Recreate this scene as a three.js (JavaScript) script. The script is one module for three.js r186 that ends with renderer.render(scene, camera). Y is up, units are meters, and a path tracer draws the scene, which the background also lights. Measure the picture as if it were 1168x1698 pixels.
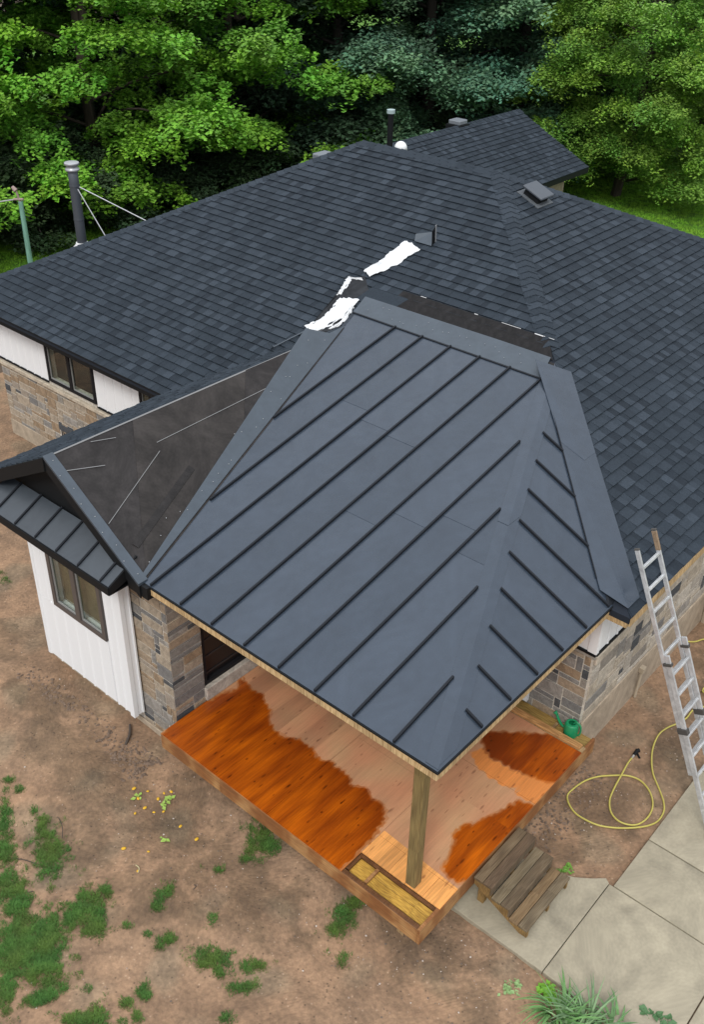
import * as THREE from 'three';
import { mergeGeometries } from 'three/addons/utils/BufferGeometryUtils.js';
import { createNoise2D, createNoise3D } from 'simplex-noise';

// ---------- camera, sky, sun, exposure ----------
const scene = new THREE.Scene();
const FOCAL = 1645.87, PW = 1168, PH = 1698;              // photograph size in pixels
const camera = new THREE.PerspectiveCamera(2 * Math.atan(PH / 2 / FOCAL) * 180 / Math.PI, PW / PH, 0.1, 600);
camera.rotation.order = 'YXZ';
camera.position.set(7.125, 10.849, 7.9);
camera.rotation.set(-0.584, 0.703, 0.024);
camera.updateMatrixWorld(true);

function mulberry(a) { return () => { a |= 0; a = a + 0x6D2B79F5 | 0; let t = Math.imul(a ^ a >>> 15, 1 | a); t = t + Math.imul(t ^ t >>> 7, 61 | t) ^ t; return ((t ^ t >>> 14) >>> 0) / 4294967296; }; }
const n2 = createNoise2D(mulberry(11)), n3 = createNoise3D(mulberry(12));
let rnd = mulberry(77);
const rr = (a, b) => a + (b - a) * rnd();
const pick = a => a[Math.floor(rnd() * a.length)];
const smooth = (a, b, x) => { const t = Math.min(1, Math.max(0, (x - a) / (b - a))); return t * t * (3 - 2 * t); };

{ // overcast sky
  const w = 256, h = 128, d = new Float32Array(w * h * 4);
  for (let j = 0; j < h; j++) for (let i = 0; i < w; i++) {
    const el = ((j + .5) / h - .5) * Math.PI, az = (i + .5) / w * Math.PI * 2, s = Math.sin(el);
    const c = n3(Math.cos(az) * Math.cos(el) * 2.2, s * 3.2, Math.sin(az) * Math.cos(el) * 2.2) * .09 + n3(Math.cos(az) * Math.cos(el) * 5, s * 7, Math.sin(az) * Math.cos(el) * 5) * .04;
    const L = s > 0 ? (.34 + 1.12 * s) * (1 + c) : .3;
    const k = (j * w + i) * 4; d[k] = L * .96; d[k + 1] = L * 1.0; d[k + 2] = L * 1.06; d[k + 3] = 1;
  }
  const t = new THREE.DataTexture(d, w, h, THREE.RGBAFormat, THREE.FloatType);
  t.mapping = THREE.EquirectangularReflectionMapping; t.magFilter = t.minFilter = THREE.LinearFilter; t.needsUpdate = true;
  scene.background = t; scene.environment = t;
}
const sun = new THREE.DirectionalLight(new THREE.Color(1, .97, .92), 1.45);
sun.position.set(6, 22, 13); sun.target.position.set(-3, 0, -5);
sun.castShadow = true; sun.shadow.radius = 30; sun.shadow.mapSize.set(2048, 2048);
Object.assign(sun.shadow.camera, { left: -45, right: 45, top: 45, bottom: -45, near: 1, far: 120 });
scene.add(sun, sun.target);
const renderer = new THREE.WebGLRenderer({ antialias: true });
renderer.toneMapping = THREE.LinearToneMapping;
renderer.toneMappingExposure = 1.28;
renderer.shadowMap.enabled = true;

// ---------- helpers ----------
const V = (x, y, z) => new THREE.Vector3(x, y, z);
const used = {};
function numbered(n) { const k = used[n] = (used[n] ?? -1) + 1; return k ? n + '_' + String(k).padStart(3, '0') : n; }
function mesh(name, geo, mat, parent) {
  const m = new THREE.Mesh(geo, mat); m.castShadow = m.receiveShadow = true;
  m.name = parent ? name : numbered(name); (parent || scene).add(m); return m;
}
function tag(o, label, category, group) { o.userData.label = label; o.userData.category = category; if (group) o.userData.group = group; return o; }
function thing(name, label, category, pos = [0, 0, 0], group) {
  const g = new THREE.Group(); g.name = numbered(name); g.position.set(...pos); scene.add(g); return tag(g, label, category, group);
}
function struct(name, geo, mat) { const m = mesh(name, geo, mat); m.userData.kind = 'structure'; return m; }
// uv in metres from the dominant axis of each triangle's normal
function boxUV(g, s = 1) {
  if (g.index) g = g.toNonIndexed();
  const p = g.attributes.position, uv = new Float32Array(p.count * 2), a = V(), b = V(), c = V();
  for (let i = 0; i < p.count; i += 3) {
    a.fromBufferAttribute(p, i); b.fromBufferAttribute(p, i + 1); c.fromBufferAttribute(p, i + 2);
    const n = b.clone().sub(a).cross(c.clone().sub(a)), ax = Math.abs(n.x), ay = Math.abs(n.y), az = Math.abs(n.z);
    [a, b, c].forEach((q, k) => {
      const [u, v] = ay >= ax && ay >= az ? [q.x, q.z] : ax >= az ? [q.z, q.y] : [q.x, q.y];
      uv[(i + k) * 2] = u * s; uv[(i + k) * 2 + 1] = v * s;
    });
  }
  g.setAttribute('uv', new THREE.BufferAttribute(uv, 2)); return g;
}
// box from min/max corners with a small chamfer of its long edges
function bx(x0, x1, y0, y1, z0, z1, c = 0) {
  if (!c) { const g = new THREE.BoxGeometry(x1 - x0, y1 - y0, z1 - z0); g.translate((x0 + x1) / 2, (y0 + y1) / 2, (z0 + z1) / 2); return boxUV(g); }
  const w = (x1 - x0) / 2, h = (y1 - y0) / 2, d = (z1 - z0) / 2, P = [];
  const q = (a, b, cc, dd) => P.push(a, b, cc, a, cc, dd);
  const v = (x, y, z) => [x, y, z], faces = [];
  for (const s of [-1, 1]) {
    faces.push([[s * w, -h + c, -d + c], [s * w, -h + c, d - c], [s * w, h - c, d - c], [s * w, h - c, -d + c], s, 0, 0]);
    faces.push([[-w + c, s * h, -d + c], [w - c, s * h, -d + c], [w - c, s * h, d - c], [-w + c, s * h, d - c], 0, s, 0]);
    faces.push([[-w + c, -h + c, s * d], [w - c, -h + c, s * d], [w - c, h - c, s * d], [-w + c, h - c, s * d], 0, 0, s]);
    for (const t of [-1, 1]) {
      faces.push([[s * w, t * (h - c), -d + c], [s * w, t * (h - c), d - c], [s * (w - c), t * h, d - c], [s * (w - c), t * h, -d + c], s, t, 0]);
      faces.push([[s * w, -h + c, t * (d - c)], [s * w, h - c, t * (d - c)], [s * (w - c), h - c, t * d], [s * (w - c), -h + c, t * d], s, 0, t]);
      faces.push([[-w + c, s * h, t * (d - c)], [w - c, s * h, t * (d - c)], [w - c, s * (h - c), t * d], [-w + c, s * (h - c), t * d], 0, s, t]);
      for (const r of [-1, 1]) faces.push([[s * w, t * (h - c), r * (d - c)], [s * (w - c), t * h, r * (d - c)], [s * (w - c), t * (h - c), r * d], null, s, t, r]);
    }
  }
  for (const f of faces) {
    const pts = f.slice(0, 4).filter(Boolean).map(a => V(...a)), n = V(f[4], f[5], f[6]);
    const cr = pts[1].clone().sub(pts[0]).cross(pts[2].clone().sub(pts[0]));
    if (cr.dot(n) < 0) pts.reverse();
    P.push(pts[0], pts[1], pts[2]); if (pts[3]) P.push(pts[0], pts[2], pts[3]);
  }
  const g = new THREE.BufferGeometry().setFromPoints(P);
  g.translate((x0 + x1) / 2, (y0 + y1) / 2, (z0 + z1) / 2); boxUV(g); g.computeVertexNormals(); return g;
}
// thick polygon: pts (coplanar, convex, any order sense) extruded by vector d
function slab(pts, d) {
  const P = [], a = pts.map(p => Array.isArray(p) ? V(...p) : p.clone()), D = Array.isArray(d) ? V(...d) : d, b = a.map(p => p.clone().add(D));
  const nrm = a[1].clone().sub(a[0]).cross(a[2].clone().sub(a[0]));
  const flip = nrm.dot(D) > 0, n = a.length;
  const tri = (x, y, z) => flip ? P.push(x, z, y) : P.push(x, y, z);
  for (let i = 1; i < n - 1; i++) { tri(a[0], a[i], a[i + 1]); tri(b[0], b[i + 1], b[i]); }
  for (let i = 0; i < n; i++) { const j = (i + 1) % n; tri(a[i], b[i], b[j]); tri(a[i], b[j], a[j]); }
  const g = new THREE.BufferGeometry().setFromPoints(P); boxUV(g); g.computeVertexNormals(); return g;
}
const tube = (pts, r, seg = 40, rad = 8, closed = false) => new THREE.TubeGeometry(new THREE.CatmullRomCurve3(pts, closed, 'centripetal'), seg, r, rad, closed);
function rod(a, b, r, r2 = r, seg = 10) {
  const d = b.clone().sub(a), g = new THREE.CylinderGeometry(r2, r, d.length(), seg);
  g.applyQuaternion(new THREE.Quaternion().setFromUnitVectors(V(0, 1, 0), d.clone().normalize())); g.translate(...a.clone().add(b).multiplyScalar(.5).toArray()); return g;
}
const lathe = (pts, seg = 28) => new THREE.LatheGeometry(pts.map(p => new THREE.Vector2(...p)), seg);
function merge(list) { return mergeGeometries(list.map(g => { const q = g.index ? g.toNonIndexed() : g; for (const k of Object.keys(q.attributes)) if (!['position', 'normal', 'uv'].includes(k)) q.deleteAttribute(k); return q; })); }
// a photograph pixel's ray met with the plane n.X = d
function px(u, v, n, d) {
  const dir = V((u - PW / 2) / FOCAL, -(v - PH / 2) / FOCAL, -1).applyQuaternion(camera.quaternion), N = V(...n);
  return camera.position.clone().addScaledVector(dir, (d - N.dot(camera.position)) / N.dot(dir));
}
const gnd = (u, v, y = 0) => px(u, v, [0, 1, 0], y);

// ---------- procedural textures ----------
function dataTex(size, fn, srgb = true, repeat = true) {
  const d = new Uint8Array(size * size * 4);
  for (let j = 0; j < size; j++) for (let i = 0; i < size; i++) {
    const c = fn(i / size, j / size, i, j), k = (j * size + i) * 4;
    d[k] = Math.max(0, Math.min(255, c[0] * 255)); d[k + 1] = Math.max(0, Math.min(255, c[1] * 255)); d[k + 2] = Math.max(0, Math.min(255, c[2] * 255)); d[k + 3] = 255;
  }
  const t = new THREE.DataTexture(d, size, size); t.magFilter = THREE.LinearFilter; t.minFilter = THREE.LinearMipmapLinearFilter; t.generateMipmaps = true;
  if (repeat) t.wrapS = t.wrapT = THREE.RepeatWrapping; if (srgb) t.colorSpace = THREE.SRGBColorSpace; t.needsUpdate = true; return t;
}
// periodic noise on the unit torus
const tn = (u, v, f, o = 0) => { const a = u * Math.PI * 2, b = v * Math.PI * 2, r = f / (2 * Math.PI); return n3(Math.cos(a) * r + o, Math.sin(a) * r + Math.cos(b) * r * .7, Math.sin(b) * r + o * 2); };
const grainTex = dataTex(512, (u, v) => { const g = .86 + .1 * tn(u, v, 60) + .08 * tn(u, v, 16, 5) + (rnd() - .5) * .22; return [g, g, g]; });
const mottleTex = dataTex(512, (u, v) => { const g = .88 + .07 * tn(u, v, 4) + .05 * tn(u, v, 11, 3) + .03 * tn(u, v, 40, 7) + (rnd() - .5) * .06; return [g, g, g]; });
const woodTex = dataTex(512, (u, v) => { // grain runs along v
  const w = n2(u * 3, v * .7) * .5, r = .5 + .5 * Math.sin((u * 14 + w * 4 + n2(u * 30, v * 1.5) * .5) * 6.28);
  const f = n2(u * 120, v * 4) * .12; const g = .78 + r * .16 + f + n2(u * 2, v * 2) * .08; return [g, g * (.96 + .04 * r), g * (.9 + .08 * r)];
});
const stoneTex = dataTex(512, (u, v) => { const g = .87 + .08 * tn(u, v, 5) + .06 * tn(u, v, 16, 3) + .05 * tn(u, v, 50, 9) + (rnd() - .5) * .08; return [g * 1.02, g, g * .97]; });
const rep = (t, a, b = a) => { const c = t.clone(); c.repeat.set(a, b); c.needsUpdate = true; return c; };
const lin = (r, g, b) => new THREE.Color().setRGB(r, g, b);
const M = (c, o = {}) => new THREE.MeshStandardMaterial({ color: c, roughness: .8, ...o });

// ---------- ground ----------
const LIM = { x0: -14, x1: 10, z0: -12, z1: 12 };
{
  const g = new THREE.PlaneGeometry(500, 500, 1, 1); g.rotateX(-Math.PI / 2); g.translate(-20, -.06, -20);
  struct('ground', boxUV(g), M(lin(.11, .075, .05), { map: rep(mottleTex, .3), roughness: .95 }));
  // bare soil of the yard: colour stains copied where the photograph shows damp or pale soil
  const damp = [[-2.2, 2.9, 1.5, .8], [-3.4, 2.6, 1.2, .5], [-.6, 2.6, 1.4, .6], [1.2, 2.7, 1.6, .5], [3.3, 1.9, 1.0, .6], [3.9, -1.4, .55, .9], [4.2, -3.2, .5, 1.3], [-1.2, 3.9, .8, .8], [.4, 3.6, .9, .7], [3.8, -.4, .5, .5], [4.5, 2.2, .8, .5], [3.9, -4.8, .5, 1.2], [-9.5, -.6, 1.5, .8], [-5.4, 2.4, 1, .8]];
  const w = LIM.x1 - LIM.x0, h = LIM.z1 - LIM.z0, S = 1600;
  const rn = mulberry(5);
  const soil = dataTex(S, (u, v) => {
    const x = LIM.x0 + u * w, z = LIM.z0 + v * h;
    const wx = x + n2(x * 1.3, z * 1.3) * .35 + n2(x * 4, z * 4) * .12, wz = z + n2(x * 1.3 + 9, z * 1.3) * .35 + n2(x * 4, z * 4 + 7) * .12;
    let d = 0; for (const [a, b, ra, rb] of damp) { const q = 1 - Math.hypot((wx - a) / ra, (wz - b) / rb); if (q > d) d = q; }
    d = smooth(0, .55, d + n2(x * 9, z * 9) * .14 - .04);
    let b = 1 + .09 * n2(x * .6, z * .6) + .09 * n2(x * 2.5, z * 2.5 + 4) + .08 * n2(x * 11, z * 11) + .05 * n2(x * 40, z * 40) + (rn() - .5) * .08;
    const red = .5 + .5 * n2(x * .5 + 30, z * .5) + (x > 3.4 && z < .5 ? .25 : 0) - d * .3;
    const grey = smooth(.2, .8, n2(x * .8 + 12, z * .8 - 3)) * .35;
    let R = .535 * b, G = (.433 - .008 * red) * b, B = (.342 - .012 * red) * b;
    R = R * (1 - grey * .14); B = B * (1 + grey * .06);
    const k = 1 - d * .16; const sp = rn() < .0035 ? .75 : 0, dk = rn() < .004 ? .55 : 1;
    return [R * k * dk + sp * .2, G * k * dk + sp * .2, B * k * dk * (1 - d * .02) + sp * .2];
  }, true, false);
  const bump = dataTex(1024, (u, v) => { const g = .5 + .2 * tn(u, v, 6) + .16 * tn(u, v, 22, 2) + .12 * tn(u, v, 60, 5) + (rnd() - .5) * .12; return [g, g, g]; }, false);
  bump.repeat.set(8, 8);
  const nx = 240, yd = new THREE.PlaneGeometry(w, h, nx, nx); yd.rotateX(-Math.PI / 2); yd.translate((LIM.x0 + LIM.x1) / 2, 0, (LIM.z0 + LIM.z1) / 2);
  const P = yd.attributes.position, uv = yd.attributes.uv;
  for (let i = 0; i < P.count; i++) {
    const x = P.getX(i), z = P.getZ(i);
    const e = Math.min(smooth(0, 1.2, x - LIM.x0), smooth(0, 1.2, LIM.x1 - x), smooth(0, 1.2, z - LIM.z0), smooth(0, 1.2, LIM.z1 - z));
    const ridge = Math.exp(-(((z - 2.75 + .2 * n2(x, 3)) / .28) ** 2)) * (x < -1.4 && x > -4.6 ? .05 : 0);
    P.setY(i, -.008 + e * (.012 + .012 * n2(x * .7, z * .7) + .012 * n2(x * 3, z * 3) + .007 * n2(x * 8, z * 8) + ridge * (1 + n2(x * 7, z * 7))));
    uv.setXY(i, (x - LIM.x0) / w, (z - LIM.z0) / h);
  }
  yd.computeVertexNormals();
  struct('soil_yard', yd, new THREE.MeshStandardMaterial({ map: soil, bumpMap: bump, bumpScale: .02, roughness: .93 }));
}
const soilY = (x, z) => .004 + .012 * n2(x * .7, z * .7) + .012 * n2(x * 3, z * 3) + .007 * n2(x * 8, z * 8);
const lawnTex = dataTex(512, (u, v) => { const g = .8 + .14 * tn(u, v, 5) + .12 * tn(u, v, 30, 2) + (rnd() - .5) * .2; return [.40 * g, .62 * g, .12 * g]; });
{
  const sh = new THREE.Shape(); // beyond the house, wavy edge
  const e = [[-60, -3], [-30, -2.5], [-18, -4], [-14.2, -5], [-13.6, -9], [-13.4, -21.5], [-7, -21.6], [-4, -16.5], [3, -15.6], [8, -15], [20, -14], [40, -14], [40, -80], [-60, -80]];
  sh.setFromPoints(new THREE.CatmullRomCurve3(e.map(p => V(p[0], p[1], 0)), true, 'catmullrom', .1).getPoints(200).map(p => new THREE.Vector2(p.x, p.y)));
  const g = new THREE.ShapeGeometry(sh); g.rotateX(Math.PI / 2); g.translate(0, .02, 0);
  const idx = g.index; for (let i = 0; i < idx.count; i += 3) { const a = idx.getX(i); idx.setX(i, idx.getX(i + 1)); idx.setX(i + 1, a); } g.computeVertexNormals();
  struct('lawn', boxUV(g), M(lin(.75, .75, .75), { map: rep(lawnTex, .5), roughness: .95 }));
}

// ---------- concrete path: real slabs with joints between them ----------
const concTex = dataTex(1024, (u, v) => { const g = .9 + .05 * tn(u, v, 3) + .05 * tn(u, v, 9, 4) + .03 * tn(u, v, 45, 6) + (rnd() - .5) * .07 - .05 * smooth(.3, .9, tn(u, v, 5, 9)); return [g, g * .985, g * .94]; });
{
  const path = new THREE.Group(); path.name = 'concrete_path'; path.userData.kind = 'structure'; scene.add(path);
  const mats = [0, 1, 2].map(i => M(lin(.39 + i * .012, .355 + i * .011, .285 + i * .01), { map: (() => { const t = rep(concTex, .42); t.offset.set(i * .37, i * .21); return t; })(), roughness: .88, bumpMap: rep(grainTex, 2), bumpScale: .0015 }));
  const G = .008;
  const slabs = [[4.57, 6.12, -.335, 1.27], [6.12, 7.7, -.335, 1.27], [7.7, 9.3, -.335, 1.27], [4.62, 6.12, -1.29, -.335], [6.12, 7.7, -1.29, -.335], [4.62, 6.12, -2.9, -1.29], [6.12, 7.7, -2.9, -1.29], [4.62, 6.12, -4.5, -2.9], [6.12, 7.7, -4.5, -2.9], [4.62, 6.12, -6.1, -4.5]];
  slabs.forEach((s, i) => mesh('concrete_slab', bx(s[0] + G, s[1] - G, -.05, .07 + (i % 3 - 1) * .0015, s[2] + G, s[3] - G, .006), mats[i % 3], path));
  // slab under the steps with a rounded back corner
  const sh = new THREE.Shape([[2.75, 1.262], [4.562, 1.262], [4.562, -.33], [4.5, -.37], [4.36, -.24], [4.2, -.12], [4.0, -.02], [3.75, .08], [2.75, .12]].map(p => new THREE.Vector2(p[0], -p[1])));
  const g = new THREE.ExtrudeGeometry(sh, { depth: .11, bevelEnabled: true, bevelSize: .005, bevelThickness: .005, bevelSegments: 1 }); g.rotateX(-Math.PI / 2); g.translate(0, -.046, 0);
  mesh('concrete_slab', boxUV(g), mats[1], path);
}

// ---------- house ----------
const house = thing('house', 'low house with charcoal shingle hip roof, stone and white siding walls and metal porch roof', 'house');
const H = { xE: 3.655, yE: 3.18, zE: -1.478, s: .432, xR0: -6.342, xR1: -3.044, zR: -8.061, xL: -11.77, xW: 3.12, zW: -1.943, xw0: -11.13, zB: -14.64 };
H.yR = H.yE + H.s * (H.zE - H.zR); H.sr = (H.yR - H.yE) / (H.xE - H.xR1); H.sl = (H.yR - H.yE) / (H.xR0 - H.xL);
const mainF = z => H.yE + H.s * (H.zE - z), mainR = x => H.yE + H.sr * (H.xE - x);

const matte = (c, o = {}) => new THREE.MeshPhysicalMaterial({ color: c, roughness: .6, specularIntensity: .35, ...o });
const black = matte(lin(.008, .009, .010));
const shingleBase = matte(lin(.018, .022, .03), { roughness: .95 });
const shMap = rep(grainTex, 3);
const shTones = [lin(.0235, .032, .043), lin(.030, .0405, .0535), .0, lin(.037, .049, .064), lin(.047, .061, .079)].filter(Boolean);
const shMats = shTones.map(c => matte(c, { map: shMap, roughness: .8 }));
const shVert = new THREE.MeshPhysicalMaterial({ vertexColors: true, map: shMap, roughness: .8, specularIntensity: .35 });
const singles = [];   // every shingle as {geo, tone, score, face}

// courses of laminated shingles on a plane: O origin on the eave, U along the eave, W up the slope, range(v) -> [u0,u1]
function shingleFace(O, U, W, vMax, range, expo, key, skip) {
  const N = U.clone().cross(W).normalize(); if (N.y < 0) N.negate();
  const rows = Math.ceil(vMax / expo);
  for (let r = 0; r < rows; r++) {
    const v0 = r * expo - .012, v1 = Math.min(vMax, (r + 1) * expo + .004);
    const ra = range(Math.max(0, v0)), rb = range(v1); if (ra[1] - ra[0] < .05) continue;
    let u = Math.min(ra[0], rb[0]) - rr(0, .4), hi = rnd() < .5, wob = rr(-.004, .004);
    while (u < Math.max(ra[1], rb[1])) {
      const w = hi ? rr(.09, .19) : rr(.10, .27), ua = u, ub = u + w; u = ub; hi = !hi || rnd() < .15;
      const c = (x, R) => Math.min(R[1], Math.max(R[0], x));
      const a0 = c(ua, ra), b0 = c(ub, ra), a1 = c(ua, rb), b1 = c(ub, rb);
      if (b0 - a0 < .004 && b1 - a1 < .004) continue;
      const cx = (a0 + b0 + a1 + b1) / 4, mid = O.clone().addScaledVector(U, cx).addScaledVector(W, (v0 + v1) / 2);
      if (skip && skip(mid)) continue;
      const h0 = (hi ? .030 : .023), h1 = .003, vb = v0 + wob + (hi ? -.003 : 0);
      const pt = (uu, vv, hh) => O.clone().addScaledVector(U, uu).addScaledVector(W, vv).addScaledVector(N, hh);
      const A = pt(a0, vb, h0), B = pt(b0, vb, h0), C = pt(b1, v1, h1), D = pt(a1, v1, h1), A2 = pt(a0, vb, -.002), B2 = pt(b0, vb, -.002), C2 = pt(b1, v1, -.002), D2 = pt(a1, v1, -.002);
      const P = [A, B, C, A, C, D, A2, B2, B, A2, B, A, A2, A, D, A2, D, D2, B, B2, C2, B, C2, C];
      const uvs = []; for (const q of P) { const d = q.clone().sub(O); uvs.push(d.dot(U), d.dot(W)); }
      const patch = n2(mid.x * .9 + mid.z * .3, mid.z * .9 + mid.y);
      let t = rnd() * 2.3 + (hi ? 1.2 : 0) + patch * .6; t = Math.max(0, Math.min(3, Math.floor(t)));
      const d = mid.distanceTo(camera.position), f = mid.clone().project(camera), vis = Math.abs(f.x) < .98 && Math.abs(f.y) < .98;
      singles.push({ P, uvs, t, key, score: vis ? (b0 - a0) / d : 0, j: rr(.9, 1.1) });
    }
  }
}
const faceSkip = {};
{ // roof deck under the shingles, with thickness
  const Rl = V(H.xR0, H.yR, H.zR), Rr = V(H.xR1, H.yR, H.zR), FL = V(H.xL, H.yE, H.zE), FR = V(H.xE, H.yE, H.zE), BL = V(H.xL, H.yE, H.zB), BR = V(H.xE, H.yE, H.zB);
  const dn = V(0, -.09, 0);
  const deck = merge([slab([FL, FR, Rr, Rl], dn), slab([FR, BR, Rr], dn), slab([BR, BL, Rl, Rr], dn), slab([BL, FL, Rl], dn)]);
  const roof = mesh('main_roof', deck, shingleBase, house); roof.userData.label = 'charcoal laminated shingle hip roof';
  H.roof = roof;
  const fas = (a, b, w, out) => { const d = V(...out).multiplyScalar(.02); return slab([a.clone().add(d), b.clone().add(d), b.clone().add(d).add(V(0, -w, 0)), a.clone().add(d).add(V(0, -w, 0))], V(...out).multiplyScalar(.022)); };
  const lo = V(0, -.012, 0);
  mesh('fascia', fas(FL.clone().add(lo), FR.clone().add(lo).add(V(-.27, 0, 0)), .17, [0, 0, -1]), black, house).userData.label = 'black front fascia board';
  // untreated board along the right eave
  const rawWood = M(lin(.64, .46, .25), { map: rep(woodTex, 1, 1), roughness: .8 }); H.rawWood = rawWood;
  const rf = mesh('fascia', bx(H.xE - .022, H.xE + .012, H.yE - .14, H.yE - .012, H.zB, H.zE - .02), rawWood, house); rf.userData.label = 'unpainted wooden fascia board of right eave';
  mesh('fascia', bx(H.xE - .32, H.xE - .024, H.yE - .17, H.yE - .02, H.zE - .045, H.zE - .004), rawWood, house).userData.label = 'short unpainted fascia board at front corner';
  mesh('soffit', merge([bx(H.xw0 - .6, H.xE - .04, H.yE - .2, H.yE - .17, H.zW, H.zE - .05), bx(H.xW, H.xE - .03, H.yE - .2, H.yE - .17, H.zB, H.zW)]), black, house);
  mesh('drip_edge', bx(H.xL, H.xE - .25, H.yE - .02, H.yE + .004, H.zE - .02, H.zE + .012), black, house);

  // shingles: front face, right face, left face
  const cs = Math.hypot(1, H.s), len = (H.zE - H.zR) * cs;
  const top = z => z; // canopy zone skipped below
  shingleFace(FL, V(1, 0, 0), V(0, H.s / cs, -1 / cs), len, v => { const t = v / len; return [t * (H.xR0 - H.xL), (H.xE - H.xL) - t * (H.xE - H.xR1)]; }, .166, 'front',
    m => (m.x > -2.86 - (2.06 - m.z) * .03 + .0 && m.z > -4.84 && m.x > -2.9 + (m.z + 4.2) * 0 && m.z < 9 && (m.x > -2.6 || m.z > -4.3)) );
  const cr = Math.hypot(1, H.sr), lr = (H.xE - H.xR1) * cr;
  shingleFace(FR, V(0, 0, -1), V(-1 / cr, H.sr / cr, 0), lr, v => { const t = v / lr; return [t * (H.zE - H.zR), (H.zE - H.zB) - t * (H.zR - H.zB)]; }, .157, 'right');
}
// back wing: gable roof with its ridge running away
{
  const x1 = -7.5, xr = -10.15, x0 = -12.8, yr = 4.42, y0 = 3.18, za = -12, zb = -20;
  const dn = V(0, -.08, 0);
  const rf = mesh('rear_roof', merge([slab([[x1, y0, za], [x1, y0, zb], [xr, yr, zb], [xr, yr, za]], dn), slab([[x0, y0, za], [xr, yr, za], [xr, yr, zb], [x0, y0, zb]], dn)]), shingleBase, house);
  rf.userData.label = 'shingled gable roof of the rear wing'; H.rear = rf;
  const k = (yr - y0) / (xr - x1), c = Math.hypot(1, k), L = Math.abs(xr - x1) * c;
  shingleFace(V(x1, y0, za), V(0, 0, -1), V(-1 / c, -k / c, 0), L, () => [0, za - zb], .17, 'rear');
  mesh('fascia', merge([bx(x1 - .02, x1 + .015, y0 - .16, y0 - .012, zb, za), slab([[x1, y0 - .01, zb - .004], [xr, yr - .01, zb - .004], [xr, yr - .17, zb - .004], [x1, y0 - .17, zb - .004]], [0, 0, -.02])]), black, house);
  const wl = mesh('rear_wall', merge([bx(-12.4, -8.0, -.05, y0 - .02, zb + .45, -14.2)]), M(lin(.36, .30, .24), { map: rep(stoneTex, 1) }), house);
  // ridge caps
  for (let z = za - 1; z > zb; z -= .22) {
    mesh('cap_shingle', merge([slab([[xr, yr + .03, z], [xr + .16, yr + .03 - .075, z], [xr + .16, yr + .018 - .075, z - .23], [xr, yr + .018, z - .23]], [0, -.012, 0]), slab([[xr, yr + .03, z], [xr - .16, yr + .03 - .075, z], [xr - .16, yr + .018 - .075, z - .23], [xr, yr + .018, z - .23]], [0, -.012, 0])]), shMats[1 + (Math.floor(-z * 7) % 3)], rf);
  }
}

// ---------- hip and ridge caps ----------
function caps(a, b, nA, nB, parent, step = .155, wid = .17, from = 0, to = 1) { // nA, nB: unit directions lying on each face, away from the line
  const d = b.clone().sub(a), L = d.length(); d.normalize();
  for (let t = from * L; t < to * L - .05; t += step) {
    const p = a.clone().addScaledVector(d, t), q = a.clone().addScaledVector(d, Math.min(L, t + step + .02)), up = V(0, 1, 0);
    const lift0 = .045, lift1 = .028, ww = wid * rr(.97, 1.04);
    const P0 = p.clone().addScaledVector(up, lift0), Q0 = q.clone().addScaledVector(up, lift1);
    const g = [nA, nB].map(n => {
      const P1 = p.clone().addScaledVector(n, ww).addScaledVector(up, lift0 - .018), Q1 = q.clone().addScaledVector(n, ww).addScaledVector(up, lift1 - .014);
      return slab([P0, P1, Q1, Q0], V(0, -.012, 0));
    });
    const m = mesh('cap_shingle', merge(g), shMats[rnd() < .5 ? 2 : rnd() < .6 ? 3 : 1], parent);
  }
}
{
  const Rl = V(H.xR0, H.yR, H.zR), Rr = V(H.xR1, H.yR, H.zR), FL = V(H.xL, H.yE, H.zE), FR = V(H.xE, H.yE, H.zE), BR = V(H.xE, H.yE, H.zB);
  const onF = dx => V(dx, 0, 0), u = V(1, 0, 0);
  const perp = (d, fN, away) => { const n = d.clone().cross(fN).normalize(); if (n.dot(away) < 0) n.negate(); return n; };
  const nF = V(0, 1, H.s).normalize(), nR = V(H.sr, 1, 0).normalize(), nL = V(-H.sl, 1, 0).normalize(), nBk = V(0, 1, -H.s).normalize();
  const hip = (a, b, f1, w1, f2, w2, o = {}) => { const d = b.clone().sub(a).normalize(); caps(a, b, perp(d, f1, w1), perp(d, f2, w2), H.roof, o.step, o.wid, o.from, o.to); };
  hip(FR, Rr, nF, V(-1, 0, 0), nR, V(0, 0, -1), { from: .505, to: 1 });
  hip(FL, Rl, nF, V(1, 0, 0), nL, V(0, 0, -1), { wid: .14 });
  hip(BR, Rr, nR, V(0, 0, 1), nBk, V(-1, 0, 0), { from: .3, wid: .15 });
  hip(Rl, Rr, nF, V(0, 0, 1), nBk, V(0, 0, -1), { step: .2, wid: .15 });
}

// ---------- gable wing ----------
const G = { xr: -2.95, yr: 4.35, xe: -1.21, ye: 3.2, z1: 2.12, xl: -5.0 };
G.s = (G.yr - G.ye) / (G.xe - G.xr); G.sL = .545;
const Ccan = { k: .2, y0: 3.2, z0: 2.06, x1: 3.385, zt: -4.55, xt: .52 };
const can = z => Ccan.y0 + Ccan.k * (Ccan.z0 - z); Ccan.ks = (can(Ccan.zt) - Ccan.y0) / (Ccan.x1 - Ccan.xt);
const canR = x => Ccan.y0 + Ccan.ks * (Ccan.x1 - x);
const valleyX = z => G.xe - (can(z) - G.ye) / G.s;      // where the wing's right slope meets the porch roof
const feltTex = dataTex(512, (u, v) => { const g = .82 + .1 * tn(u, v, 3) + .08 * tn(u, v, 10, 2) + .05 * tn(u, v, 40, 6) + (rnd() - .5) * .06; return [g * 1.0, g * .97, g * .95]; });
const felt = matte(lin(.043, .041, .042), { map: rep(feltTex, .6) });
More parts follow.
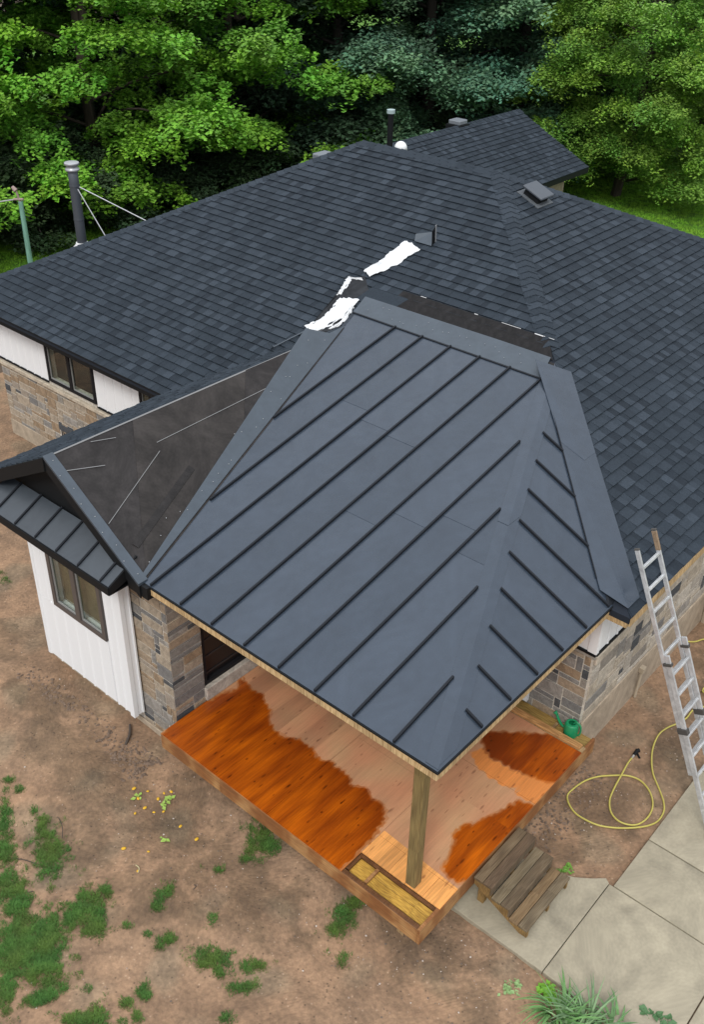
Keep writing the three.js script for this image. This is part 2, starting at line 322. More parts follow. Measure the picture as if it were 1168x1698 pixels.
const feltDark = matte(lin(.033, .032, .033), { map: rep(feltTex, .9) });
const metalTex = dataTex(1024, (u, v) => { const g = .92 + .03 * tn(u, v, 3) + .025 * tn(u, v, 12, 3) + .012 * tn(u, v, 60, 1) + (rnd() - .5) * .04 - (rnd() < .0012 ? .3 : 0); return [g, g, g]; });
const metalRough = dataTex(512, (u, v) => { const g = .30 + .07 * tn(u, v, 5) + .06 * tn(u, v, 18, 3); return [g, g, g]; }, false);
const metal = [0, 1, 2].map(i => M(lin(.040 + i * .0035, .055 + i * .004, .078 + i * .005), { map: (() => { const t = rep(metalTex, .5); t.offset.set(i * .3, i * .4); return t; })(), roughnessMap: rep(metalRough, .6), roughness: 1, metalness: .15 }));
const flash = M(lin(.066, .084, .105), { map: rep(metalTex, .8), roughness: .5, metalness: .2 });
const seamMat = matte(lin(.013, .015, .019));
const pale = M(lin(.5, .5, .48), { roughness: .7 });
const screw = M(lin(.36, .37, .38), { roughness: .4, metalness: .4 });
{
  const dn = [0, -.07, 0], zEnd = -4.2;
  const roof = mesh('gable_roof', merge([
    slab([[G.xr, G.yr, G.z1], [G.xe, G.ye, G.z1], [G.xe, G.ye, 1.9], [valleyX(-3.69) , G.yr, -3.69]], dn),
    slab([[G.xr, G.yr, G.z1], [G.xr, G.yr, zEnd], [G.xl, G.yr - G.sL * (G.xr - G.xl), -1.6 - 0], [G.xl, G.yr - G.sL * (G.xr - G.xl), G.z1]], dn)]), feltDark, house);
  roof.userData.label = 'gable roof still under brown felt on one slope'; H.gable = roof;
  // felt lapped in three lengths on the right slope
  const up = .006, at = (x, z, h) => V(x, G.yr - G.s * (x - G.xr) + h, z);
  const felts = [
    [[G.xr + .01, 2.1], [-1.22, 2.1], [-1.235, 1.93], [G.xr + .01, .62]],
    [[G.xr + .01, .72], [-1.235, 2.0], [-1.95, -.5], [G.xr + .01, -1.55]],
    [[G.xr + .01, -1.42], [-1.93, -.36], [G.xr + .02, -3.66]],
  ];
  const fm = [felt, matte(lin(.046, .043, .042), { map: rep(feltTex, .5) }), matte(lin(.040, .038, .039), { map: rep(feltTex, .7) })];
  felts.forEach((f, i) => mesh('felt_sheet', slab(f.map(([x, z]) => at(x, z, .004 + up * i)), [0, .003, 0]), fm[i], roof));
  // chalked and printed pale lines of the felt, and a dark tape
  const line = (a, b, w, m, h = .024) => { const A = at(...a, h), B = at(...b, h), d = B.clone().sub(A).normalize(), s = d.cross(V(G.s, 1, 0).normalize()).multiplyScalar(w / 2); mesh('chalk_line', slab([A.clone().sub(s), B.clone().sub(s), B.clone().add(s), A.clone().add(s)], [0, .002, 0]), m, roof); };
  const gp = (u, v) => { const q = px(u, v, [G.s, 1, 0], G.yr + G.s * G.xr + .02); return [q.x, q.z]; };
  const chalk = M(lin(.20, .20, .20), { roughness: .9 });
  line(gp(180, 869), gp(265, 748), .008, chalk); line(gp(110, 781), gp(174, 772), .009, chalk); line(gp(260, 734), gp(450, 640), .008, chalk); line(gp(150, 733), gp(192, 726), .008, chalk);
  line([G.xr + .012, 2.08], [G.xr + .012, -3.3], .02, M(lin(.2, .2, .2)), .016);
  line(gp(224, 905), gp(318, 775), .1, feltDark, .021);
  // valley flashing along the lower edge of the slope
  const vf = [[G.xe - .005, 2.1], [G.xe - .33, 2.1], [valleyX(-2.9) - .33, -2.9], [G.xr + .0, -3.69]];
  const A = (x, z) => at(x, z, .028);
  mesh('valley_flashing', slab([A(G.xe, 2.12), A(G.xe - .04, 2.12), A(valleyX(-3.2) - .34, -2.95), A(G.xr + .01, -3.3), A(valleyX(-3.69), -3.69)], [0, .004, 0]), flash, roof);
  // rake trim
  const rake = (xa, ya, xb, yb, m, h, z0, z1, dy) => slab([[xa, ya + dy, z1], [xb, yb + dy, z1], [xb, yb + dy, z0], [xa, ya + dy, z0]], [0, -h, 0]);
  mesh('rake_trim', rake(G.xr, G.yr, G.xe - .0, G.ye, 0, .04, 2.0, 2.15, .035), flash, roof);
  mesh('rake_fascia', rake(G.xr, G.yr, G.xe, G.ye, 0, .19, 2.122, 2.142, -.008), black, roof);
  const yl = G.yr - G.sL * (G.xr - G.xl);
  mesh('rake_fascia', rake(G.xl, yl, G.xr, G.yr, 0, .2, 2.122, 2.16, .01), black, roof);
  for (let i = 0; i < 9; i++) { const t = (i + .5) / 9, x = G.xr + (G.xe - G.xr) * t; const s = new THREE.SphereGeometry(.0075, 6, 4); s.translate(x, G.yr - G.s * (x - G.xr) + .038, 2.07 + (i % 2) * .05); mesh('nail_head', s, screw, roof); }
  // shingles of the left slope
  const k = Math.hypot(1, G.sL), L = (G.xr - G.xl) * k;
  shingleFace(V(G.xl, yl, G.z1), V(0, 0, -1), V(1 / k, G.sL / k, 0), L, v => [0, 3.72 + v / L * 2.55], .166, 'wing');
  // screws on the valley flashing
  for (let i = 0; i < 22; i++) { const z = 1.8 - i * .23 + rr(-.12, .12), x = valleyX(z) - rr(.06, .28); const s = new THREE.SphereGeometry(.0075, 6, 4); s.translate(...at(x, z, .036).toArray()); mesh('nail_head', s, screw, roof); }
  // dark gable recess behind the pent roof
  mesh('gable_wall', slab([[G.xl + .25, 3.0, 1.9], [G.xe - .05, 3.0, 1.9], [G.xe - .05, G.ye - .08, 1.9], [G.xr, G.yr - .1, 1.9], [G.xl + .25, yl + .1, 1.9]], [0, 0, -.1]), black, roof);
  mesh('light_sliver', bx(-2.78, -2.5, 3.97, 4.0, 1.92, 1.96), pale, roof);  // pale bar whose colour stands in for a piece of light in the gable
}
// ---------- pent roof over the wing's window ----------
{
  const x0 = -4.35, x1 = -1.5, zb = 2.4, yb = 3.175, zt = 1.93, yt = 3.42;
  const pent = mesh('pent_roof', slab([[x0, yb - .006, zb], [x1, yb - .006, zb], [x1, yt - .006, zt], [x0, yt - .006, zt]], [0, -.05, 0]), black, house);
  pent.userData.label = 'small black standing seam pent roof';
  const seams = [-1.66, -2.13, -2.6, -3.07, -3.54, -4.01];
  const xs = [x1, ...seams, x0], pentM = [0, 1].map(i => M(lin(.05 + i * .006, .06 + i * .007, .072 + i * .008), { map: rep(metalTex, .8), roughness: .45 }));
  for (let i = 0; i < xs.length - 1; i++) {
    const a = xs[i], b = xs[i + 1], ch = i === 0 ? .1 : 0;
    const pts = [[a, yb, zb], [b, yb, zb], [b, yt, zt], [a - (ch ? .1 : 0), yt, zt]]; if (ch) pts.push([a, yt - .09, zt + .17]);
    mesh('metal_panel', slab(pts, [0, .008, 0]), pentM[i % 2], pent);
  }
  for (const s of seams) mesh('standing_seam', slab([[s - .014, yb + .006, zb], [s + .014, yb + .006, zb], [s + .014, yt + .006, zt], [s - .014, yt + .006, zt]], [0, .03, 0]), seamMat, pent);
  mesh('fascia', merge([bx(x0, x1 + .01, yb - .12, yb - .004, zb - .02, zb + .02), slab([[x1, yb - .12, zb], [x1, yb, zb], [x1, yt, zt], [x1, yt - .22, zt]], [.02, 0, 0])]), black, pent);
  mesh('soffit', bx(x0, x1, yb - .14, yb - .122, 1.95, zb), black, pent);
  mesh('gutter_return', slab([[x1 + .02, 3.2, 2.12], [x1 + .02, 3.03, 2.12], [G.xe + .12, 3.02, 2.12], [G.xe + .12, 3.2, 2.12]], [0, 0, -.4]), black, pent);
}
// ---------- porch roof ----------
{
  const C = Ccan, dn = [0, -.05, 0];
  const zEx = H.zE - (3.2 - H.yE) / H.s;                     // where the right slope meets the main roof at the eave
  const top = [[valleyX(-3.69), can(-3.69), -3.69], [-3.2, can(C.zt), C.zt], [C.xt, can(C.zt), C.zt], [C.x1, C.y0, C.z0], [G.xe, C.y0, C.z0]];
  const roof = mesh('porch_roof', merge([slab(top, dn), slab([[C.x1, C.y0, C.z0], [C.x1, C.y0, zEx], [C.xt, can(C.zt), C.zt]], dn)]), feltDark, house);
  roof.userData.label = 'grey metal hip roof over the porch with black standing seams';
  // left slope panels between seams, running up the slope along z
  const hipZ = x => C.z0 + (C.x1 - x) * (C.zt - C.z0) / (C.x1 - C.xt);   // z on the hip for a given x
  const valZ = x => { let a = C.z0, b = C.zt; for (let i = 0; i < 40; i++) { const m = (a + b) / 2; if (valleyX(m) > x) a = m; else b = m; } return a; };
  const seams = []; for (let i = 0; i < 10; i++) seams.push(2.81 - .557 * i);
  const xs = [C.x1, ...seams, -3.17];
  const zTopP = -4.16;
  for (let i = 0; i < xs.length - 1; i++) {
    const a = xs[i], b = xs[i + 1];
    const hiA = Math.max(zTopP, hipZ(a)), hiB = Math.max(zTopP, hipZ(b)), loA = a > G.xe ? C.z0 : valZ(a), loB = b > G.xe ? C.z0 : valZ(b);
    const P = []; P.push([a, loA]); P.push([b, loB]); P.push([b, hiB]);
    if (hiB === zTopP && hiA > zTopP) P.push([C.x1 - (C.z0 - zTopP) / (C.z0 - C.zt) * (C.x1 - C.xt), zTopP]);
    P.push([a, hiA]);
    if (a > G.xe && b < G.xe) P.splice(1, 0, [G.xe, C.z0]);
    // each strip is two lapped lengths
    const cut = loA === C.z0 ? rr(-1.2, .3) - i * .12 : 99, pts = P.map(([x, z]) => V(x, can(z) + .004, z));
    const clip = (keep) => { const out = []; for (let j = 0; j < pts.length; j++) { const p = pts[j], q = pts[(j + 1) % pts.length], sp = keep * (p.z - cut), sq = keep * (q.z - cut); if (sp >= 0) out.push(p); if (sp * sq < 0) out.push(p.clone().lerp(q, sp / (sp - sq))); } return out; };
    const lower = cut < 90 ? clip(1) : pts, upper = cut < 90 ? clip(-1) : [];
    if (lower.length > 2) mesh('metal_panel', slab(lower, [0, .006, 0]), metal[i % 3], roof);
    if (upper.length > 2) mesh('metal_panel', slab(upper.map(p => p.clone().add(V(0, p.z > cut - .02 ? .004 : .0012, 0))), [0, .006, 0]), metal[(i + 1) % 3], roof);
  }
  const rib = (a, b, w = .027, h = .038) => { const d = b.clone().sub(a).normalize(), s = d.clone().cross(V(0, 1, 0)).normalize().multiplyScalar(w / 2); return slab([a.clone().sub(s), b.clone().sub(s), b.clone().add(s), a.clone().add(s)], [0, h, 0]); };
  // seam ends stop short of hip and valley as in the photograph
  const cp = (u, v) => { const q = px(u, v, [0, 1, C.k], C.y0 + C.k * C.z0 + .03); return q.z; };
  const upper = [cp(754, 1123), cp(797, 975), cp(834, 845), cp(867, 733), -4.1, -4.1, -4.1, -4.1, -4.1, -4.1];
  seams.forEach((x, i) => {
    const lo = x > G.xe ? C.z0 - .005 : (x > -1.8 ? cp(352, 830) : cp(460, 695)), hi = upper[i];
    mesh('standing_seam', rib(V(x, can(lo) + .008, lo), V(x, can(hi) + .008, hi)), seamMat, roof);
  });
  // right slope panels, running along x
  const valX = z => { // right slope meets the main roof's front slope
    const t = (z - zEx) / (C.zt - zEx); return C.x1 + (C.xt - C.x1) * t; };
  const hipX = z => C.x1 + (z - C.z0) * (C.xt - C.x1) / (C.zt - C.z0);
  const zs0 = []; for (let i = 0; i < 10; i++) zs0.push(1.265 - i * .5445);
  const zs = [C.z0, ...zs0, C.zt];
  for (let i = 0; i < zs.length - 1; i++) {
    const a = zs[i], b = zs[i + 1], lo = z => z > zEx ? C.x1 : valX(z), P = [[lo(a), a]];
    if (a > zEx && b < zEx) P.push([C.x1, zEx]);
    P.push([lo(b), b], [hipX(b), b]); if (i > 0) P.push([hipX(a), a]);
    mesh('metal_panel', slab(P.map(([x, z]) => V(x, canR(x) + .004, z)), [0, .006, 0]), metal[(i * 2) % 3], roof);
  }
  const rp = (u, v) => px(u, v, [C.ks, 1, 0], C.y0 + C.ks * C.x1 + .03).x;
  const hiX = [[770, 1180], [790, 1107], [809, 1041], [826, 980], [841, 918], [858, 865], [871, 815], [884, 767], [895, 721], [908, 678]].map(p => rp(...p));
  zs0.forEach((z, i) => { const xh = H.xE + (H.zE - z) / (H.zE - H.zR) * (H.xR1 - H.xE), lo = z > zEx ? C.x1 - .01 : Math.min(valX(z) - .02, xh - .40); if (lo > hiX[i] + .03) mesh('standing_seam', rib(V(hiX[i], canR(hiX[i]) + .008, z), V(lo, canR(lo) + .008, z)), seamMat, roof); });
  // hip flashing: a flat bent strip each side of the hip, lapped in two lengths
  const hp = t => V(C.x1 + (C.xt - C.x1) * t, C.y0 + (can(C.zt) - C.y0) * t, C.z0 + (C.zt - C.z0) * t);
  const wing = (t0, t1, side, lift) => {
    const a = hp(t0), b = hp(t1);
    const off = (p, t) => side < 0 ? V(p.x - .16, 0, p.z) : V(p.x, 0, p.z - .3);
    const A = off(a), B = off(b); A.y = side < 0 ? can(A.z) : canR(A.x); B.y = side < 0 ? can(B.z) : canR(B.x);
    return slab([a, b, B, A].map(p => p.clone().add(V(0, lift, 0))), [0, .004, 0]);
  };
  mesh('hip_flashing', merge([wing(.003, .52, -1, .012), wing(.01, .52, 1, .012)]), metal[1], roof);
  mesh('hip_flashing', merge([wing(.5, .955, -1, .018), wing(.5, .95, 1, .018)]), metal[2], roof);
  // transition flashing at the top and dark underlay strip above it
  const T = (x, z, h) => V(x, can(z) + h, z);
  mesh('head_flashing', slab([T(-3.12, -4.1, .014), T(.56, -4.1, .014), T(.40, C.zt - .08, .02), T(-3.26, C.zt - .02, .02)], [0, .012, 0]), flash, roof);
  mesh('head_flashing_edge', slab([T(-3.12, -4.075, .012), T(.6, -4.075, .012), T(.6, -4.1, .012), T(-3.12, -4.1, .012)], [0, .016, 0]), seamMat, roof);
  const F = (x, z, h) => V(x, mainF(z) + h, z);
  mesh('underlay_strip', slab([F(-2.75, -4.58, .026), F(.46, -4.58, .026), F(.16, -4.93, .026), F(-2.72, -4.93, .026)], [0, .006, 0]), matte(lin(.022, .022, .024), { map: rep(feltTex, 2), roughness: .8 }), roof);
  mesh('underlay_strip', slab([F(-3.4, -4.45, .03), F(-2.62, -4.5, .03), F(-2.5, -4.8, .03), F(-3.3, -4.8, .03)], [0, .005, 0]), shMats[1], roof);
  for (const [x, l, q] of [[-2.35, .12, .01], [-1.25, .07, .012], [-.72, .36, .008], [-.1, .16, .018], [.05, .2, .008]]) { const g = bx(x, x + l, 0, .004, 0, q); g.rotateX(Math.atan(H.s)); g.translate(0, mainF(-4.94) + .03, -4.94); mesh('torn_film', g, M(lin(.5, .5, .5)), roof); }
  for (let i = 0; i < 20; i++) { const s = new THREE.SphereGeometry(.0065, 6, 4); const z = rr(-4.45, -4.2); s.translate(-2.9 + i * .16 + rr(-.05, .05), can(z) + .04, z); mesh('nail_head', s, screw, roof); }
  // wide cap over the main hip beside the porch roof
  const mh = t => V(H.xE + (H.xR1 - H.xE) * t, H.yE + (H.yR - H.yE) * t, H.zE + (H.zR - H.zE) * t);   // main hip
  const tEnd = (H.xE - .52) / (H.xE - H.xR1);
  const capPart = (t0, t1, l, square) => {
    const a = mh(t0), b = mh(t1);
    const R = p => V(p.x, mainR(p.x), p.z - .30), Lf = p => V(p.x - .40, 0, p.z); const y2 = p => { const q = Lf(p); q.y = Math.max(mainF(q.z), canR(q.x)) + .012; return q; };
    const Rb = square ? V(b.x + .17, mainR(b.x + .17), b.z - .145) : R(b), Lb = y2(b); if (square) { Lb.x = b.x - .26; Lb.z = b.z + .22; Lb.y = Math.max(mainF(Lb.z), canR(Lb.x), can(Lb.z)) + .012; }
    return merge([slab([a, b, Rb, R(a)].map(p => p.clone().add(V(0, .03 + l, 0))), [0, .006, 0]), slab([a.clone().add(V(0, .03 + l, 0)), b.clone().add(V(0, .03 + l, 0)), Lb.clone().add(V(0, .012 + l, 0)), y2(a).add(V(0, .012 + l, 0))], [0, .006, 0])]);
  };
  mesh('hip_cap', capPart(.012, .27, 0), metal[0], roof); mesh('hip_cap', capPart(.262, tEnd - .012, .004, true), metal[1], roof);
  const e = t => { const p = mh(t); const q = V(p.x - .405, 0, p.z); q.y = Math.max(mainF(q.z), canR(q.x)) + .014; return q; };
  mesh('cap_edge', rib(e(.03), e(tEnd - .06), .012, .022), seamMat, roof);
  // fascia boards and drip edges of untreated wood
  mesh('fascia', bx(G.xe + .12, C.x1 - .002, C.y0 - .13, C.y0 - .022, C.z0 - .035, C.z0 + .004, .004), H.rawWood, roof).userData.label = 'pale unpainted front fascia board';
  mesh('fascia', bx(C.x1 - .035, C.x1 + .004, C.y0 - .13, C.y0 - .022, zEx + .06, C.z0 - .036, .004), H.rawWood, roof).userData.label = 'pale unpainted side fascia board';
  mesh('drip_edge', merge([bx(G.xe, C.x1 + .012, C.y0 - .02, C.y0 + .003, C.z0 - .01, C.z0 + .016), bx(C.x1 - .01, C.x1 + .016, C.y0 - .02, C.y0 + .003, zEx, C.z0 - .011)]), black, roof);
  mesh('soffit', bx(G.xe + .05, C.x1 - .04, C.y0 - .16, C.y0 - .135, H.zW + .05, C.z0 - .04), H.rawWood, roof);
  // corner end piece beside the main fascia
  mesh('end_cap', slab([[C.x1 - .02, C.y0 + .0, zEx + .1], [C.x1 + .0, C.y0 + .03, zEx - .2], [C.x1 - .3, C.y0 + .2, zEx - .28], [C.x1 - .05, C.y0 + .04, zEx]], [0, .01, 0]), seamMat, roof);
  // post
  const postTex = rep(woodTex, 3, .8);
  const post = mesh('porch_post', bx(2.85, 2.99, .5, C.y0 - .16, 1.565, 1.705, .008), M(lin(.26, .19, .075), { map: postTex, roughness: .85 }), roof);
  post.userData.label = 'greenish brown square timber post';
}

// ---------- walls ----------
const stonePal = { tan: [lin(.40, .32, .24), lin(.36, .27, .185), lin(.45, .385, .31), lin(.36, .315, .27), lin(.42, .36, .29)], grey: [lin(.28, .275, .27), lin(.35, .335, .32), lin(.22, .22, .225), lin(.31, .29, .265)], dark: [lin(.075, .085, .1), lin(.10, .105, .115)], pale: [lin(.56, .52, .46), lin(.50, .45, .38), lin(.60, .57, .52), lin(.46, .43, .39)] };
const stoneM = {}; for (const k in stonePal) stoneM[k] = stonePal[k].map((c, i) => { const t = rep(stoneTex, 1.7); t.offset.set(i * .31, i * .17); return M(c, { map: t, roughness: .9, bumpMap: rep(stoneTex, 2.5), bumpScale: .006 }); });
const mortar = M(lin(.68, .65, .60), { map: rep(stoneTex, 2), roughness: .95 });
const parge = M(lin(.47, .38, .28), { map: rep(mottleTex, .8), roughness: .9 });
function stoneBlock(w, h, d, c) { // front face at +z, chamfered, open back
  const o = [[-w / 2, -h / 2], [w / 2, -h / 2], [w / 2, h / 2], [-w / 2, h / 2]], j = () => rr(-.004, .004);
  const b = o.map(([x, y]) => V(x, y, 0)), m = o.map(([x, y]) => V(x, y, d - c)), f = o.map(([x, y]) => V(x - Math.sign(x) * (c + j()), y - Math.sign(y) * (c + j()), d + j() * .7)), P = [];
  P.push(f[0], f[1], f[2], f[0], f[2], f[3]);
  for (let i = 0; i < 4; i++) { const k = (i + 1) % 4; P.push(b[i], b[k], m[k], b[i], m[k], m[i], m[i], m[k], f[k], m[i], f[k], f[i]); }
  const g = new THREE.BufferGeometry().setFromPoints(P); boxUV(g); g.computeVertexNormals(); return g;
}
let stoneCount = 0; const stones = [];
function stoneWall(part, O, U, y0, y1, W, weights, unit = .088, hide) { // O at the left bottom of the face, U along it, outward normal = U x up... given by turn
  const cols = Math.round(W / unit), rows = Math.round((y1 - y0) / (unit * .78)), uw = W / cols, uh = (y1 - y0) / rows, taken = new Uint8Array(cols * rows);
  const turn = Math.atan2(-U.z, U.x);
  for (let r = 0; r < rows; r++) for (let c = 0; c < cols; c++) {
    if (taken[r * cols + c]) continue;
    const k = rnd(), kind = k < weights[0] ? (weights[3] || 'tan') : k < weights[0] + weights[1] ? 'grey' : 'dark';
    let w = kind === 'dark' ? pick([1, 2, 2, 3]) : pick([2, 3, 3, 4, 4, 5]), h = kind === 'dark' ? pick([1, 1, 2]) : pick([1, 1, 2, 2, 2, 3]);
    let ww = 0; while (ww < w && c + ww < cols && !taken[r * cols + c + ww]) ww++;
    let hh = 0; for (; hh < h && r + hh < rows; hh++) { let ok = true; for (let i = 0; i < ww; i++) if (taken[(r + hh) * cols + c + i]) ok = false; if (!ok) break; }
    for (let a = 0; a < hh; a++) for (let b = 0; b < ww; b++) taken[(r + a) * cols + c + b] = 1;
    const gap = .022, x = (c + ww / 2) * uw, y = y0 + (r + hh / 2) * uh, p = O.clone().addScaledVector(U, x);
    if (hide && hide(p.x, y, p.z)) continue;
    const g = stoneBlock(ww * uw - gap, hh * uh - gap, rr(.011, .017), .004), P0 = V(p.x, y, p.z), f = P0.clone().project(camera), N = V(-U.z, 0, U.x).negate(), dv = camera.position.clone().sub(P0), dist = dv.length();
    const vis = Math.abs(f.x) < 1 && Math.abs(f.y) < 1 ? 1 : 0;
    stones.push({ g, mat: pick(stoneM[kind]), part, P0, turn, score: vis * ww * hh * Math.abs(dv.dot(V(U.z, 0, U.x)) ) / dist ** 3 + vis * 1e-6 }); stoneCount++;
  }
}
const white = M(lin(.78, .79, .80), { roughness: .55 });
function siding(part, O, U, y0, y1, W, step = .27, mat = white) { // vertical boards with a rounded batten at each joint; O left end, U along
  const n = Math.round(W / step), w = W / n, turn = Math.atan2(-U.z, U.x);
  for (let i = 0; i < n; i++) {
    const sh = new THREE.Shape(); sh.moveTo(-w / 2 + .002, 0); sh.lineTo(-w / 2 + .002, .02); sh.lineTo(-w / 2 + .02, .03); sh.lineTo(-w / 2 + .035, .03); sh.lineTo(-w / 2 + .055, .014);
    sh.lineTo(w / 2 - .002, .014); sh.lineTo(w / 2 - .002, 0); sh.closePath();
    const g = new THREE.ExtrudeGeometry(sh, { depth: y1 - y0, bevelEnabled: false }); g.rotateX(-Math.PI / 2); g.scale(1, 1, -1);
    const ix = g.index; if (ix) for (let q = 0; q < ix.count; q += 3) { const a = ix.getX(q); ix.setX(q, ix.getX(q + 1)); ix.setX(q + 1, a); } else { const P = g.attributes.position; for (let q = 0; q < P.count; q += 3) { const t = [P.getX(q), P.getY(q), P.getZ(q)]; P.setXYZ(q, P.getX(q + 1), P.getY(q + 1), P.getZ(q + 1)); P.setXYZ(q + 1, ...t); } }
    const gg = boxUV(g); gg.computeVertexNormals();
    const m = mesh('siding_board', gg, mat, part), p = O.clone().addScaledVector(U, (i + .5) * w); m.position.set(p.x, y0, p.z); m.rotation.y = turn;
  }
}
const frameBlack = matte(lin(.012, .012, .014)), frameBronze = M(lin(.085, .072, .066), { roughness: .45 });
const glass = new THREE.MeshPhysicalMaterial({ color: lin(.9, .95, .93), transmission: 1, thickness: 0, roughness: .03, ior: 1.35 });
function windowAt(parent, O, U, N, w, h, fm, fw = .055, lite = 2, inner = null, label) { // O lower left corner on the wall face
  const turn = Math.atan2(-U.z, U.x), g = new THREE.Group(); g.name = 'window'; if (label) g.userData.label = label; parent.add(g); g.position.copy(O); g.rotation.y = turn;
  const d0 = -.02, d1 = .045;
  mesh('window_frame', merge([bx(0, w, 0, fw, d0, d1), bx(0, w, h - fw, h, d0, d1), bx(0, fw, fw, h - fw, d0, d1), bx(w - fw, w, fw, h - fw, d0, d1), bx(w / 2 - fw * .7, w / 2 + fw * .7, fw, h - fw, d0, d1 + .006)]), fm, g);
  for (const s of [0, 1]) {
    const xa = s ? w / 2 + fw * .7 : fw, xb = s ? w - fw : w / 2 - fw * .7;
    mesh('sash', merge([bx(xa, xb, fw, fw + .022, .0, .022), bx(xa, xa + .018, fw + .022, h - fw, .0, .022)]), M(lin(.27, .27, .26), { roughness: .5 }), g);
    mesh('pane', bx(xa, xb, fw, h - fw, .002, .008), glass, g);
  }
  if (inner) mesh('backing', bx(.02, w - .02, .02, h - .02, -.16, -.15), inner, g);
}
{
  const yLed = 1.72, yWh = 1.87;
  // ---- front wall, left of the wing
  const openL = (x, y) => (x > -9.28 && x < -7.74 && y > 1.9 && y < 2.72) || (x > -6.34 && x < -4.9 && y > 1.9 && y < 2.72);
  const fw = mesh('front_wall', merge([bx(H.xw0, H.xW, -.1, 1.9, H.zW - .25, H.zW), bx(H.xw0, -9.28, 1.9, 3.0, H.zW - .25, H.zW), bx(-9.28, -7.74, 2.72, 3.0, H.zW - .25, H.zW), bx(-7.74, -6.34, 1.9, 3.0, H.zW - .25, H.zW), bx(-6.34, -4.9, 2.72, 3.0, H.zW - .25, H.zW), bx(-4.9, H.xW, 1.9, 3.0, H.zW - .25, H.zW)]), mortar, house);
  fw.userData.label = 'front wall of tan and grey stone below white siding';
  const hideBehindWing = (x, y) => (x > -7.0 && y < 1.0) || x > -6.4 || (x > -9.2 && x < -8.78 && y > .5 && y < .8);
  stoneWall(fw, V(H.xw0, 0, H.zW), V(1, 0, 0), .34, yLed - .02, 4.6, [.70, .24, .06], .1, hideBehindWing);
  mesh('foundation', bx(H.xw0 - .02, -5, -.1, .36, H.zW, H.zW + .022, .01), parge, fw);
  mesh('sill_ledge', bx(H.xw0 - .02, -4.8, yLed, yLed + .09, H.zW, H.zW + .075, .012), M(lin(.58, .52, .43), { map: rep(stoneTex, 1), roughness: .9 }), fw);
  siding(fw, V(H.xw0, 0, H.zW), V(1, 0, 0), yWh, 2.98, 1.79, .26); siding(fw, V(-7.72, 0, H.zW), V(1, 0, 0), yWh, 2.98, 1.36, .27);
  for (const [a, b] of [[H.xw0, -9.34], [-7.72, -6.36]]) mesh('base_flashing', bx(a, b, yWh - .035, yWh - .004, H.zW, H.zW + .036), black, fw);
  windowAt(fw, V(-9.28, 1.9, H.zW), V(1, 0, 0), 0, 1.54, .82, frameBlack, .06, 2, black); windowAt(fw, V(-6.34, 1.9, H.zW), V(1, 0, 0), 0, 1.44, .82, frameBlack, .06, 2, black);  // black panel added behind these panes, its colour standing in for unlit rooms
  // basement window
  const bw = new THREE.Group(); bw.name = 'basement_window'; fw.add(bw);
  mesh('window_well', bx(-9.19, -8.79, .5, .8, H.zW + .001, H.zW + .006), black, bw);
  for (const x of [-9.1, -9.0, -8.9]) mesh('bar', bx(x - .012, x + .012, .5, .8, H.zW + .012, H.zW + .03), M(lin(.2, .17, .14)), bw);
  mesh('lintel', bx(-9.22, -8.76, .8, .94, H.zW, H.zW + .03, .006), stoneM.dark[0], bw);

  // ---- front wall, under the porch at the right
  const hideR = (x, y) => x < .4;
  stoneWall(fw, V(.35, 0, H.zW), V(1, 0, 0), .5, 1.9, H.xW - .35 - .02, [.25, .62, .13], .108);
  mesh('ledge', bx(.35, H.xW + .03, 1.9, 1.96, H.zW, H.zW + .03, .008), M(lin(.4, .38, .35), { map: rep(stoneTex, 1) }), fw);
  siding(fw, V(.3, 0, H.zW), V(1, 0, 0), 2.0, 3.0, H.xW - .33, .27);
  mesh('base_flashing', bx(.3, H.xW + .03, 1.965, 1.996, H.zW, H.zW + .045), black, fw);
  mesh('corner_trim', bx(H.xW - .1, H.xW + .034, 2.0, 3.0, H.zW + .0, H.zW + .034, .004), white, fw);
  mesh('trim_board', bx(2.0, 2.28, .62, .8, H.zW + .03, H.zW + .09), white, fw);

  // ---- right wall
  const zEnd = -14.2;
  const rw = mesh('right_wall', bx(H.xW - .25, H.xW, -.1, 3.0, zEnd, H.zW - .25), mortar, house); rw.userData.label = 'pale washed stone right wall with parged foundation';
  stoneWall(rw, V(H.xW, 0, H.zW - .0), V(0, 0, -1), .72, 1.78, 7.0, [.72, .2, .08, 'pale'], .125);
  mesh('foundation', bx(H.xW, H.xW + .03, -.1, .72, zEnd, H.zW + .02, .008), parge, rw);
  mesh('ledge', bx(H.xW, H.xW + .05, 1.79, 1.95, zEnd, H.zW + .0, .012), M(lin(.55, .5, .43), { map: rep(stoneTex, 1) }), rw);
  mesh('base_flashing', bx(H.xW, H.xW + .04, 1.955, 1.99, -5.5, H.zW - .001), black, rw);
  siding(rw, V(H.xW, 0, H.zW - .01), V(0, 0, -1), 1.995, 3.0, 4.0, .27);
  // downpipe stub on the foundation
  mesh('drain_pipe', merge([rod(V(3.19, .55, -3.72), V(3.19, .02, -3.66), .022), bx(3.15, 3.23, .5, .6, -3.77, -3.67, .006)]), M(lin(.4, .33, .24)), rw);
  mesh('stoop', bx(H.xW + .031, 4.3, -.05, .95, -9, -6.1, .02), parge, rw);
  // other outer walls
  mesh('rear_left_wall', merge([bx(H.xw0, H.xw0 + .25, -.1, 3.0, zEnd, H.zW - .25), bx(H.xw0 + .25, H.xW - .25, -.1, 3.0, zEnd, zEnd + .25)]), mortar, house);
}
